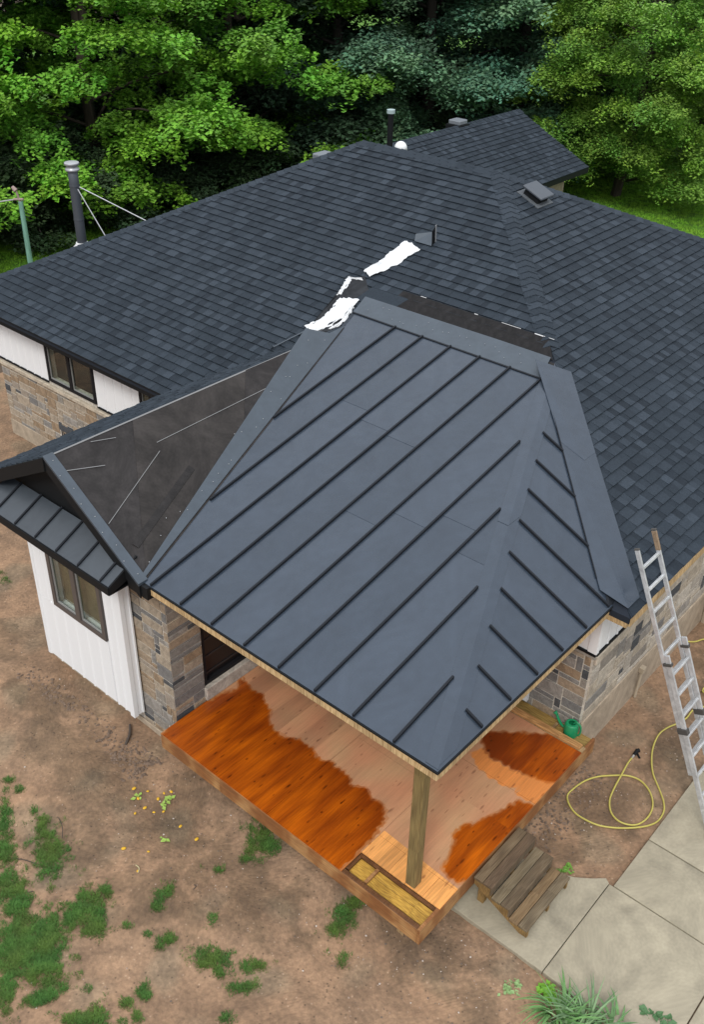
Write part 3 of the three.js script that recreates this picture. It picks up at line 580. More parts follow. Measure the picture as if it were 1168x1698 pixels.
// ---------- wing walls ----------
{
  const zS = 1.77, xS = -1.235, xL = -4.2;
  const ww = mesh('wing_wall', merge([bx(xL, xS, -.1, 3.05, zS - .25, zS), bx(xS - .25, xS, -.1, 3.05, H.zW + .3, -.9), bx(xS - .25, xS, -.1, .62, -.9, 1.22), bx(xS - .25, xS, 2.75, 3.05, -.9, 1.22), bx(xS - .25, xS, -.1, 3.05, 1.22, zS - .25), bx(xL, xL + .25, -.1, 3.05, H.zW, zS - .25)]), mortar, house);
  ww.userData.label = 'stone walls of the gable wing beside the deck';
  stoneWall(ww, V(-1.99, 0, zS), V(1, 0, 0), .1, 3.0, -1.99 * -1 + xS + .02, [.55, .37, .08], .105);
  stoneWall(ww, V(xS, 0, zS + .02), V(0, 0, -1), .5, 3.0, zS - 1.22 + .02, [.38, .52, .1], .105);
  mesh('foundation', bx(xL, xS + .02, -.1, .1, zS, zS + .03, .008), parge, ww);
  stoneWall(ww, V(-4.22, 0, zS), V(1, 0, 0), .3, 2.8, .22, [.6, .3, .1], .1);
  // door with pale stone sill
  const door = new THREE.Group(); door.name = 'door'; house.add(door); door.userData.label = 'black sliding door in the wing side';
  mesh('door_leaf', bx(xS - .12, xS - .07, .832, 2.75, -.88, 1.2), M(lin(.008, .008, .009), { roughness: .35 }), door);
  mesh('door_frame', merge([bx(xS - .14, xS - .01, .832, 2.75, 1.16, 1.218), bx(xS - .14, xS - .01, .832, .89, -.88, 1.16), bx(xS - .14, xS - .008, .892, 2.75, .12, .2)]), frameBlack, door);
  for (let i = 0; i < 5; i++) mesh('door_rail', bx(xS - .07, xS - .06, .98 + i * .3, 1.01 + i * .3, .2, 1.16), M(lin(.02, .02, .022), { roughness: .4 }), door);
  mesh('door_sill', bx(xS - .15, xS + .06, .597, .83, -.95, 1.24, .012), M(lin(.52, .49, .45), { map: rep(stoneTex, 1.2), roughness: .85 }), door);
  // white clad bay
  const zb = 1.97, x0 = -4.06, x1 = -1.975, y0 = .3, y1 = 3.05;
  const bay = mesh('bay_wall', merge([bx(x0, x1, y0, 1.49, zS + .031, zb - .03), bx(x0, -3.65, 1.49, y1, zS + .031, zb - .03), bx(-2.4, x1, 1.49, y1, zS + .031, zb - .03), bx(-3.65, -2.4, 2.55, y1, zS + .031, zb - .03)]), white, house);
  bay.userData.label = 'white clad bay with bronze window';
  const U = V(1, 0, 0), O = x => V(x, 0, zb - .03);
  siding(bay, O(x0), U, y0, 1.46, -3.65 - x0 + 1.25, .28); siding(bay, O(x0), U, 1.465, y1, -3.68 - x0, .2); siding(bay, O(-2.37), U, y0, y1, x1 + 2.37 - .06, .2);
  mesh('corner_trim', merge([bx(x1 - .07, x1 + .03, y0 - .01, y1, zb - .06, zb + .016, .004), bx(x1 - .0, x1 + .022, y0, y1, zb - .13, zb - .062, .003), bx(x1, x1 + .045, y0 + .01, y1, zS + .04, zb - .131, .003)]), white, bay);
  mesh('corner_trim', bx(x0 - .03, x0 + .03, y0, y1, zb - .1, zb + .01, .004), white, bay);
  windowAt(bay, V(-3.65, 1.49, zb - .03), U, 0, 1.25, 1.06, frameBronze, .075, 2, M(lin(.20, .14, .075), { map: rep(mottleTex, 1), roughness: .8 }), 'bronze framed double window with tan blinds');
}
// ---------- stones into meshes: the 300 largest singly, the rest joined by wall and colour ----------
{
  const order = stones.slice().sort((a, b) => b.score - a.score), top = new Set(order.slice(0, 300)), rest = new Map();
  for (const s of stones) {
    if (top.has(s)) { const m = mesh('stone', s.g, s.mat, s.part); m.position.copy(s.P0); m.rotation.y = s.turn; continue; }
    s.g.rotateY(s.turn); s.g.translate(s.P0.x, s.P0.y, s.P0.z);
    const c = new Float32Array(s.g.attributes.position.count * 3); for (let i = 0; i < c.length; i += 3) c.set([s.mat.color.r, s.mat.color.g, s.mat.color.b], i);
    s.g.setAttribute('color', new THREE.BufferAttribute(c, 3)); if (!rest.has(s.part)) rest.set(s.part, []); rest.get(s.part).push(s.g);
  }
  const fm = M(lin(1, 1, 1), { vertexColors: true, map: rep(stoneTex, 1.7), roughness: .9 });
  for (const [part, gs] of rest) { const m = mesh('stone_field', mergeGeometries(gs), fm, part); m.userData.kind = 'stuff'; }
}
// ---------- shingles into meshes: the 300 largest singly, the rest joined by face ----------
{
  const roofs = { front: H.roof, right: H.roof, rear: H.rear, wing: H.gable };
  const order = singles.slice().sort((a, b) => b.score - a.score), top = new Set(order.slice(0, 300));
  const rest = {};
  for (const s of singles) {
    if (top.has(s)) {
      const g = new THREE.BufferGeometry().setFromPoints(s.P); g.setAttribute('uv', new THREE.Float32BufferAttribute(s.uvs, 2)); g.computeVertexNormals();
      mesh('shingle', g, shMats[s.t], roofs[s.key]);
    } else (rest[s.key] ??= []).push(s);
  }
  for (const k in rest) {
    const n = rest[k].length * 24, P = new Float32Array(n * 3), C = new Float32Array(n * 3), T = new Float32Array(n * 2); let i = 0;
    for (const s of rest[k]) { const c = shTones[s.t]; s.P.forEach((p, q) => { P.set([p.x, p.y, p.z], i * 3); C.set([c.r * s.j, c.g * s.j, c.b * s.j], i * 3); T.set([s.uvs[q * 2], s.uvs[q * 2 + 1]], i * 2); i++; }); }
    const g = new THREE.BufferGeometry(); g.setAttribute('position', new THREE.BufferAttribute(P, 3)); g.setAttribute('color', new THREE.BufferAttribute(C, 3)); g.setAttribute('uv', new THREE.BufferAttribute(T, 2)); g.computeVertexNormals();
    const m = mesh('shingle_field', g, shVert, roofs[k]); m.userData.kind = 'stuff';
  }
  console.log('shingles', singles.length, 'stones', stoneCount);
}
// ---------- roof fittings ----------
{
  const galv = M(lin(.42, .43, .45), { roughness: .45, metalness: .5 }), dkm = M(lin(.05, .055, .065), { roughness: .45, metalness: .3 });
  // metal chimney with guy rods
  const ch = new THREE.Group(); ch.name = 'chimney'; house.add(ch); ch.userData.label = 'tall dark metal flue with two guy rods';
  const c = V(-10.4, 3.86, -3.85), pipe = [];
  mesh('flue', (() => { const g = lathe([[.0, 0], [.1, 0], [.1, .62], [.106, .625], [.106, .66], [.1, .665], [.1, 1.3], [.107, 1.305], [.107, 1.34], [.1, 1.345], [.1, 1.6], [0, 1.6]], 20); g.translate(c.x, c.y, c.z); return g; })(), M(lin(.075, .085, .1), { roughness: .45, metalness: .3 }), ch);
  mesh('flue_cap', (() => { const g = lathe([[.0, 1.6], [.1, 1.6], [.14, 1.62], [.14, 1.66], [.11, 1.67], [.11, 1.72], [.15, 1.73], [.15, 1.77], [.14, 1.78], [0, 1.785]], 20); g.translate(c.x, c.y, c.z); return g; })(), galv, ch);
  mesh('flue_flashing', (() => { const g = lathe([[.24, -.1], [.2, .05], [.13, .12], [.12, .16], [.1, .16]], 18); g.translate(c.x, c.y, c.z); return g; })(), M(lin(.6, .6, .6), { roughness: .5 }), ch);
  const hipAt = t => V(H.xR0 - t, H.yR - H.sl * t, H.zR + t * (H.zE - H.zR) / (H.xR0 - H.xL));
  mesh('guy_rod', rod(V(c.x + .08, c.y + 1.28, c.z), hipAt(3.37), .011), galv, ch); mesh('guy_rod', rod(V(c.x + .08, c.y + 1.3, c.z - .05), hipAt(2.82), .011), galv, ch);
  // box vent on the right slope
  const bv = new THREE.Group(); bv.name = 'roof_vent'; house.add(bv); bv.userData.label = 'square dark box vent near the ridge';
  const p = V(-2.28, mainR(-2.28), -8.15), q = new THREE.Quaternion().setFromAxisAngle(V(0, 0, 1), -Math.atan(H.sr));
  const pl = (n, g, m, par) => { g.applyQuaternion(q); g.translate(p.x, p.y, p.z); mesh(n, g, m, par); };
  pl('vent_base', bx(-.26, .26, .01, .03, -.26, .26), M(lin(.08, .09, .1)), bv); pl('vent_body', bx(-.17, .17, .03, .14, -.17, .17), black, bv); pl('vent_hood', bx(-.23, .23, .14, .19, -.22, .22, .015), M(lin(.06, .07, .085), { roughness: .55 }), bv);
  // ridge vents behind
  const rv = (x, y, z, w, name = 'ridge_vent') => { const g = new THREE.Group(); g.name = name; house.add(g); mesh('vent_hood', bx(x - w / 2, x + w / 2, y, y + .12, z - w / 2, z + w / 2, .02), M(lin(.15, .165, .185), { roughness: .6 }), g); mesh('vent_base', bx(x - w / 2 - .05, x + w / 2 + .05, y - .15, y, z - w / 2 - .05, z + w / 2 + .05), black, g); };
  rv(-7.5, 5.46, -8.2, .4); rv(-10.3, 4.43, -17.0, .4);
  const pipeG = new THREE.Group(); pipeG.name = 'vent_pipe'; house.add(pipeG);
  mesh('pipe', rod(V(-6.2, 5.5, -8.75), V(-6.2, 6.5, -8.75), .06, .06, 14), black, pipeG); mesh('pipe_cap', rod(V(-6.2, 6.5, -8.75), V(-6.2, 6.57, -8.75), .085, .085, 14), M(lin(.3, .38, .38)), pipeG);
  const dome = new THREE.SphereGeometry(.13, 20, 10, 0, Math.PI * 2, 0, Math.PI / 2); dome.translate(-5.75, 5.93, -8.55);
  const tv = new THREE.Group(); tv.name = 'light_tube'; house.add(tv); mesh('dome', dome, M(lin(.75, .76, .76), { roughness: .25 }), tv); mesh('collar', (() => { const g = new THREE.CylinderGeometry(.135, .17, .25, 20); g.translate(-5.75, 5.8, -8.55); return g; })(), galv, tv);
}

// ---------- deck ----------
const D = { x0: -1.2, x1: 3.38, z0: -1.9, z1: 2.095, y: .594 };
{
  // plywood colouring: dry sheets and the soaked areas, drawn in deck coordinates where the photograph shows them
  const S = 2048, cw = D.x1 - D.x0, ch = D.z1 - D.z0, X = p => (p.x - D.x0) / cw * S, Z = p => (p.z - D.z0) / ch * S;
  const P8 = (ox, oy, s, pts) => pts.map(([a, b]) => gnd(ox + a / s, oy + b / s, D.y));
  const wetA = P8(240, 1080, 2.086, [[40, 300], [140, 215], [200, 180], [270, 145], [320, 130], [340, 80], [352, 105], [362, 122], [410, 155], [435, 205], [430, 240], [460, 280], [490, 300], [530, 300], [590, 340], [600, 370], [640, 380], [680, 410], [705, 425], [715, 460], [770, 470], [782, 510], [835, 530], [832, 590], [745, 690], [660, 780]]);
  const wetB = P8(680, 1220, 3.65, [[195, 790], [225, 735], [250, 690], [262, 640], [265, 590], [295, 555], [320, 540], [380, 530], [440, 510], [500, 470], [560, 450], [600, 425], [640, 400], [650, 380], [700, 400], [770, 430], [900, 300], [740, 560], [520, 740], [400, 860], [260, 880]]);
  const wetC = P8(680, 1220, 3.65, [[430, -30], [432, 20], [445, 60], [460, 100], [480, 130], [560, 165], [600, 190], [640, 215], [680, 225], [710, 240], [790, 270], [900, 275], [1000, 190], [1080, 100], [960, 40], [880, -10]]);
  const orange = P8(680, 1220, 3.65, [[360, 110], [440, 60], [480, 130], [640, 215], [710, 240], [690, 290], [640, 330], [560, 300], [430, 215]]);
  const orange2 = P8(680, 1220, 3.65, [[690, 290], [710, 240], [900, 260], [1090, 90], [1120, 110], [900, 300], [775, 425], [640, 350]]);
  const fresh = P8(240, 1080, 2.086, [[745, 695], [830, 618], [1090, 825], [1020, 895]]);
  const dark2 = P8(240, 1080, 2.086, [[1040, 730], [1060, 650], [1200, 560], [1200, 760], [1090, 825]]);
  const mk = () => { const c = document.createElement('canvas'); c.width = c.height = 512; return c; };
  const mask = (polys) => { const c = mk(), k = c.getContext('2d'); k.fillStyle = '#000'; k.fillRect(0, 0, 512, 512); k.fillStyle = '#fff'; for (const pl of polys) { k.beginPath(); pl.forEach((p, i) => i ? k.lineTo(X(p) / 4, Z(p) / 4) : k.moveTo(X(p) / 4, Z(p) / 4)); k.fill(); } const d = k.getImageData(0, 0, 512, 512).data; return (u, v) => { const i = Math.max(0, Math.min(511, Math.round(u * 511))), j = Math.max(0, Math.min(511, Math.round(v * 511))); return d[(j * 512 + i) * 4] / 255; }; };
  const mW = mask([wetA, wetB, wetC]), mO = mask([orange, orange2]), mF = mask([fresh]);
  const soft = (m, u, v, r) => { let s = 0; for (let i = 0; i < 6; i++) { const a = i * 1.047; s += m(u + Math.cos(a) * r, v + Math.sin(a) * r); } return s / 6; };
  const T = 1024, sheets = [-1.2, -.02, .89, 2.175, 3.39];
  const wetMap = new Float32Array(T * T);
  const rn = mulberry(31);
  const dryC = [.70, .515, .375], wetC1 = [.455, .185, .03], wetHi = [.76, .385, .05], orC = [.80, .50, .255], frC = [.86, .60, .33];
  const knots = []; for (let i = 0; i < 230; i++) knots.push([rn() * cw, rn() * ch, .006 + rn() * .014, .02 + rn() * .05, rn()]);
  const kb = []; for (const k of knots) { const i0 = Math.floor((k[0] - .03) / cw * 24), i1 = Math.floor((k[0] + .03) / cw * 24), j0 = Math.floor((k[1] - .08) / ch * 24), j1 = Math.floor((k[1] + .08) / ch * 24); for (let i = Math.max(0, i0); i <= Math.min(23, i1); i++) for (let j = Math.max(0, j0); j <= Math.min(23, j1); j++) (kb[i * 24 + j] ??= []).push(k); }
  const tex = dataTex(T, (u, v, i, j) => {
    const x = D.x0 + u * cw, z = D.z0 + v * ch;
    const uu = u + n2(x * 5, z * 5) * .005 + n2(x * 12, z * 9) * .003, vv = v + n2(x * 5 + 8, z * 5) * .004 + n2(x * 9, z * 2 + 5) * .007;
    const wet = smooth(.08, .92, soft(mW, uu, vv, .009)), or = smooth(.2, .8, soft(mO, uu, vv, .006)), fr = smooth(.3, .7, soft(mF, u, v, .002));
    wetMap[j * T + i] = Math.max(wet, or * .5);
    const col = sheets.findIndex((s, q) => x < (sheets[q + 1] ?? 99)), so = col * 7.3 + (z > .2 ? 3 : 0);
    const gr = n2(x * 26 + so, z * 1.6) * .5 + n2(x * 70, z * 3 + so) * .3 + n2(x * 7 + so, z * .7) * .4;
    let c = dryC.map((q, k) => q * (1 + gr * .06 + (k === 0 ? .02 : -.02) * n2(x * 1.5, z * 1.5)));
    const pl = n2(x * 1.2 + so * 2, z * .5); c = c.map((q, k) => q * (1 + .06 * pl * (k ? 1 : .6)));
    if (x < .9 && x > -1.2) { const st = smooth(-.1, .3, Math.sin(x * 9 + so)) * .12; c = c.map((q, k) => q * (1 - st * [.8, .9, .9][k])); }
    const hi = .5 + .5 * n2(x * 3.1 + so, z * .9) + gr * .35; const wc = wetC1.map((q, k) => q + (wetHi[k] - q) * Math.max(0, Math.min(1, hi * .55 + .55 * smooth(-.1, 1.9, z) * (x < 2.3 ? 1 : .4) + .5 * smooth(2.3, 3.4, x) - .28)));
    c = c.map((q, k) => q + (orC[k] * (1 + gr * .08) - q) * or);
    c = c.map((q, k) => q + (frC[k] * (1 + gr * .14 - (n2(x * 2.3, 4) > .1 ? .12 : 0)) - q) * fr);
    c = c.map((q, k) => q + (wc[k] * (1 + gr * .07) - q) * wet);
    for (const [kx, kz, a, b, kk] of kb[Math.floor(u * 24) * 24 + Math.floor(v * 24)] || []) { const dx = (u * cw - kx) / a, dz = (v * ch - kz) / b; const q = dx * dx + dz * dz; if (q < 1) { const s = (1 - q) * (wet > .5 ? .3 + .3 * kk : .15 + .2 * kk); c = c.map((w, k) => w * (1 - s * [.75, .9, 1][k])); } }
    const nz = 1 + (rn() - .5) * .06; return c.map(q => q * nz);
  }, true, false);
  const rough = dataTex(T, (u, v, i, j) => { const w = wetMap[j * T + i]; const g = .78 - .5 * w; return [g, g, g]; }, false, false);
  const ply = new THREE.MeshStandardMaterial({ map: tex, roughnessMap: rough, roughness: 1 });
  const deckUV = g => { const p = g.attributes.position, uv = g.attributes.uv; for (let i = 0; i < p.count; i++) uv.setXY(i, (p.getX(i) - D.x0) / cw, (p.getZ(i) - D.z0) / ch); return g; };
  const deck = thing('wooden_deck', 'wooden porch deck of rain soaked orange plywood with an open joist corner', 'deck', [0, 0, 0]);
  const edgeW = M(lin(.40, .27, .14), { map: rep(woodTex, 2), roughness: .8 });
  const rimM = M(lin(1, 1, 1), { map: (() => { const t = dataTex(512, (u, v) => { const w = smooth(-1.1, .9, n2(u * 9, v * 1.2) + .4 * n2(u * 30, v * 5) + .1), g = 1 + .12 * n2(v * 60, u * 6) + .05 * tn(u, v, 40, 1); return [(.66 - .16 * w) * g, (.50 - .18 * w) * g, (.32 - .15 * w) * g]; }); t.repeat.set(.19, 1.1); return t; })(), roughness: .7 }), rimDark = M(lin(.17, .075, .03), { map: rep(woodTex, 2), roughness: .5 }), yellow = M(lin(.56, .33, .06), { map: (() => { const t = rep(woodTex, 1, 1.6); t.rotation = Math.PI / 2; return t; })(), roughness: .55 });
  const zs = [-1.55, -.36, 1.72, 2.094], T0 = D.y - .018;
  // sheets: columns along x, rows along z
  const sheet = (x0, x1, z0, z1, dy = 0) => mesh('plywood_sheet', deckUV(bx(x0 + .002, x1 - .002, T0 + dy, D.y + dy, z0 + .002, z1 - .002)), ply, deck);
  sheet(D.x0, -.02, -.36, 2.094); sheet(-.02, .89, -.36, 2.094, .0012); sheet(.89, 2.175, .3, 2.094); sheet(.89, 2.175, -.36, .3, .001);
  sheet(D.x0, .89, -1.55, -.36, .001); sheet(.89, 2.175, -1.55, -.36); sheet(2.175, 3.378, -1.55, -.36, .0015); sheet(2.175, 3.378, -.36, 1.38); sheet(2.175, 2.6, 1.38, 1.72, -.001); sheet(2.6, 2.86, 1.38, 1.72, .0005); sheet(2.86, 3.12, 1.38, 1.72, .001); sheet(3.12, 3.378, 1.38, 1.72, -.0005);
  // rim boards
  const yb = .318;
  mesh('rim_joist', bx(D.x0, D.x1 - .041, yb, T0 - .002, D.z1 - .04, D.z1, .003), rimM, deck); mesh('rim_joist', bx(D.x1 - .04, D.x1, yb, T0 - .002, -1.93, D.z1, .003), rimM, deck);
  mesh('rim_joist', bx(D.x0, D.x0 + .04, yb, T0 - .002, H.zW + .1, D.z1 - .042), rimM, deck);
  mesh('rim_top', bx(2.178, D.x1 - .045, T0 - .002, T0 + .012, D.z1 - .062, D.z1 - .002, .003), rimDark, deck).userData.label = 'dark red brown wet top of rim board';
  mesh('rim_top', bx(D.x1 - .042, D.x1 - .001, T0 - .0015, T0 + .013, 1.722, D.z1 - .001, .003), rimM, deck);
  mesh('joist', bx(2.178, D.x1 - .042, yb, T0 - .004, 1.725, 1.765), rimDark, deck); mesh('joist', bx(2.178, 2.215, yb, T0 - .006, 1.766, 2.008), rimDark, deck); mesh('joist', bx(2.46, 2.5, yb, T0 - .006, 1.766, 2.008), rimM, deck);
  for (const x of [-.6, 0, .6, 1.2, 1.8, 2.8]) mesh('joist', bx(x, x + .04, yb, T0 - .003, H.zW + .1, x > 2.5 ? 1.72 : D.z1 - .042), edgeW, deck);
  // boards seen in the open corner
  mesh('blocking_board', bx(2.217, 2.458, .5, .545, 1.768, 2.006, .004), yellow, deck); mesh('blocking_board', bx(2.502, 3.336, .505, .55, 1.768, 1.868, .004), yellow, deck); mesh('blocking_board', bx(2.502, 3.336, .5, .548, 1.872, 2.006, .004), yellow, deck);
  // raised board, and the lower ledger beside the house wall
  mesh('raised_board', bx(.3, 3.33, D.y + .003, D.y + .045, -1.66, -1.56, .006), M(lin(.55, .29, .11), { map: (() => { const t = rep(woodTex, 1, 1); t.rotation = Math.PI / 2; return t; })(), roughness: .7 }), deck);
  mesh('raised_board', bx(.3, 3.378, T0 - .02, D.y + .001, -1.665, -1.552), edgeW, deck);
  mesh('ledger_board', bx(.3, 3.336, .49, .545, -1.92, -1.67, .005), M(lin(.36, .24, .07), { map: (() => { const t = rep(woodTex, 1, 1); t.rotation = Math.PI / 2; return t; })(), roughness: .75 }), deck);
  for (const [x, z] of [[2.95, 1.95], [3.15, -1.6], [-.9, 1.9], [1.0, 1.9], [3.2, .4]]) mesh('leg', bx(x, x + .1, -.03, yb + .05, z - .1, z, .005), edgeW, deck);
}
// ---------- wooden steps ----------
{
  const st = thing('wooden_steps', 'weathered grey brown wooden steps with three treads against the deck', 'steps');
  const wm = [lin(.19, .135, .08), lin(.15, .10, .062), lin(.21, .165, .105), lin(.165, .12, .075), lin(.24, .16, .085), lin(.20, .155, .10)].map((c, i) => M(c, { map: (() => { const t = rep(woodTex, 2.2, .9); t.offset.set(i * .3, i * .13); return t; })(), roughness: .88, bumpMap: rep(woodTex, 2.2, .9), bumpScale: .004 }));
  const tr = [[3.405, 3.665, .555], [3.675, 3.94, .40], [3.945, 4.205, .245]];
  tr.forEach(([a, b, y], i) => {
    const m = (a + b) / 2;
    mesh('tread_board', bx(a, m - .003, y - .038, y, .06, 1.06, .006), wm[(i * 2) % 6], st); mesh('tread_board', bx(m + .003, b, y - .038, y - .002, .05, 1.055, .006), wm[(i * 2 + 1) % 6], st);
  });
  for (const [x, y0, y1] of [[3.645, .402, .515], [3.92, .247, .36]]) mesh('riser_board', bx(x, x + .018, y0, y1, .065, 1.05, .003), wm[3], st);
  const strM = M(lin(.30, .185, .065), { map: rep(woodTex, 2), roughness: .8 });
  for (const z of [.09, .52, .99]) {
    const sh = new THREE.Shape([[3.41, .515], [3.66, .515], [3.66, .36], [3.935, .36], [3.935, .205], [4.2, .205], [4.2, .085], [4.1, .075], [3.85, .19], [3.41, .4]].map(p => new THREE.Vector2(...p)));
    const g = new THREE.ExtrudeGeometry(sh, { depth: .04, bevelEnabled: false }); g.translate(0, 0, z); mesh('stringer', boxUV(g), strM, st);
  }
  for (const z of [.13, .9]) mesh('leg', bx(3.45, 3.54, .068, .51, z, z + .085, .004), strM, st);
}
// ---------- ladder ----------
{
  const al = M(lin(.68, .69, .70), { roughness: .45, metalness: .35, map: rep(mottleTex, 1.5) }), dk = M(lin(.06, .055, .05), { roughness: .7 });
  const lad = thing('extension_ladder', 'aluminium extension ladder leaning on the bare wooden eave', 'ladder');
  const foot = V(5.22, .09, 0), top = V(3.475, 3.913, 0), d = top.clone().sub(foot), L = d.length(); d.normalize();
  const out = V(d.y, -d.x, 0);           // towards the climber
  const q = new THREE.Quaternion().setFromRotationMatrix(new THREE.Matrix4().makeBasis(out, d, V(0, 0, 1)));
  const put = (name, g, m, par = lad) => { g.applyQuaternion(q); g.translate(foot.x, foot.y, 0); return mesh(name, boxUV(g), m, par); };
  const zl = -1.845, zr = -2.35, B = (a, b, c, dd, e, f) => bx(a, b, c, dd, e, f, .004);
  const base = 2.75;
  put('rail', B(-.035, .035, .02, base, zl - .025, zl + .005), al); put('rail', B(-.035, .035, .02, base, zr - .005, zr + .025), al);
  put('fly_rail', B(-.10, -.04, .95, L, zl - .035, zl - .006), al); const fr = put('fly_rail', B(-.10, -.04, .95, L + .05, zr + .006, zr + .035), al);
  for (let i = 0; i < 9; i++) { const y = .32 + i * .305; if (y < base) put('rung', B(-.018, .018, y - .016, y + .016, zr + .025, zl - .025), al); }
  for (let i = 0; i < 10; i++) { const y = 1.2 + i * .305; if (y < L - .1) put('rung', B(-.088, -.05, y - .018, y + .018, zr + .035, zl - .035), al); }
  put('end_cap', B(-.104, -.036, L - .001, L + .02, zl - .039, zl - .002), dk); put('end_cap', B(-.104, -.036, L + .051, L + .075, zr + .002, zr + .039), dk);
  put('worn_tip', B(-.102, -.038, L - .22, L + .048, zr + .004, zr + .037), M(lin(.30, .22, .15), { roughness: .8, map: rep(stoneTex, 3) }));
  for (const z of [zl - .01, zr + .01]) { put('foot', B(-.05, .05, -.02, .03, z - .035, z + .035), dk); put('rung_lock', B(-.09, .05, 1.6, 1.68, z - .035, z + .035), dk); put('pulley_bracket', B(-.07, .045, 2.6, 2.64, z - .03, z + .03), dk); }
}
// ---------- watering can ----------
{
  const gm = M(lin(.012, .235, .095), { roughness: .38 });
  const can_ = thing('watering_can', 'green plastic watering can standing on the deck edge by stone wall', 'watering can', [3.06, .546, -1.79]);
  mesh('body', lathe([[0, .004], [.092, .004], [.1, .015], [.104, .12], [.1, .2], [.088, .222], [.08, .228], [.05, .23], [.05, .222], [.078, .215], [.09, .12], [.088, .03], [0, .02]]), gm, can_);
  mesh('spout', tube([V(-.09, .07, 0), V(-.15, .11, .015), V(-.2, .19, .03), V(-.235, .27, .04)], .02, 20, 10), gm, can_);
  const rose = new THREE.CylinderGeometry(.035, .018, .045, 14); rose.rotateZ(.9); rose.translate(-.25, .285, .042); mesh('rose', rose, gm, can_);
  mesh('handle', tube([V(.02, .22, 0), V(.06, .27, -.005), V(.12, .24, -.01), V(.14, .16, -.01), V(.13, .08, -.005), V(.1, .045, 0)], .012, 30, 8), gm, can_);
}
// ---------- garden hose ----------
{
  const Z = (pts, y = .024) => pts.map(([a, b]) => gnd(860 + a / 3.792, 1120 + b / 3.792, y));
  const pts = Z([[715, 520], [690, 555], [650, 630], [600, 720], [575, 790], [585, 860], [625, 910], [680, 935], [740, 940], [800, 910], [840, 850], [845, 780], [815, 710], [760, 655], [690, 632], [600, 632], [500, 640], [420, 665], [350, 710], [310, 755], [320, 810], [360, 865], [420, 905], [500, 940], [600, 957], [720, 958], [820, 945], [880, 915], [915, 860], [915, 800], [890, 720], [850, 620], [840, 530], [850, 450], [885, 375], [940, 330], [1010, 300], [1060, 270], [1085, 235], [1100, 220], [1168, 198], [1230, 150], [1225, 90], [1180, 75], [1160, 105], [1185, 125], [1240, 60], [1230, -80], [1180, -225], [1120, -214], [1085, -212], [1000, -225]]);
  pts.forEach((p, i) => { if (i > 2) p.y = Math.max(p.y, .022 + soilY(p.x, p.z)); }); for (const i of [14, 37, 38]) pts[i].y += .0; pts[2].y = .052; pts[1].y = .04; pts[47] && (pts[45].y += .025);
  pts.forEach(p => { if (p.x > 4.6) p.y = .085; });
  const hose = thing('garden_hose', 'yellow garden hose looped on the bare soil beside the path', 'hose');
  mesh('hose', tube(pts, .0125, 420, 8), M(lin(.46, .40, .09), { roughness: .5 }), hose);
  const n = thing; const a = pts[0], dir = pts[0].clone().sub(pts[1]).setY(0).normalize();
  mesh('coupling', rod(a.clone(), a.clone().addScaledVector(dir, .07), .016, .018), M(lin(.4, .38, .35), { metalness: .5, roughness: .4 }), hose);
  const b = a.clone().addScaledVector(dir, .07);
  mesh('nozzle', merge([rod(b, b.clone().addScaledVector(dir, .12).add(V(0, .01, 0)), .022, .026), rod(b.clone().addScaledVector(dir, .09), b.clone().addScaledVector(dir, .05).add(V(.09, -.015, .03)), .014, .016), rod(b.clone().addScaledVector(dir, .1).add(V(0, .005, 0)), b.clone().addScaledVector(dir, .17).add(V(.02, 0, .03)), .028, .03)]), black, hose);
}
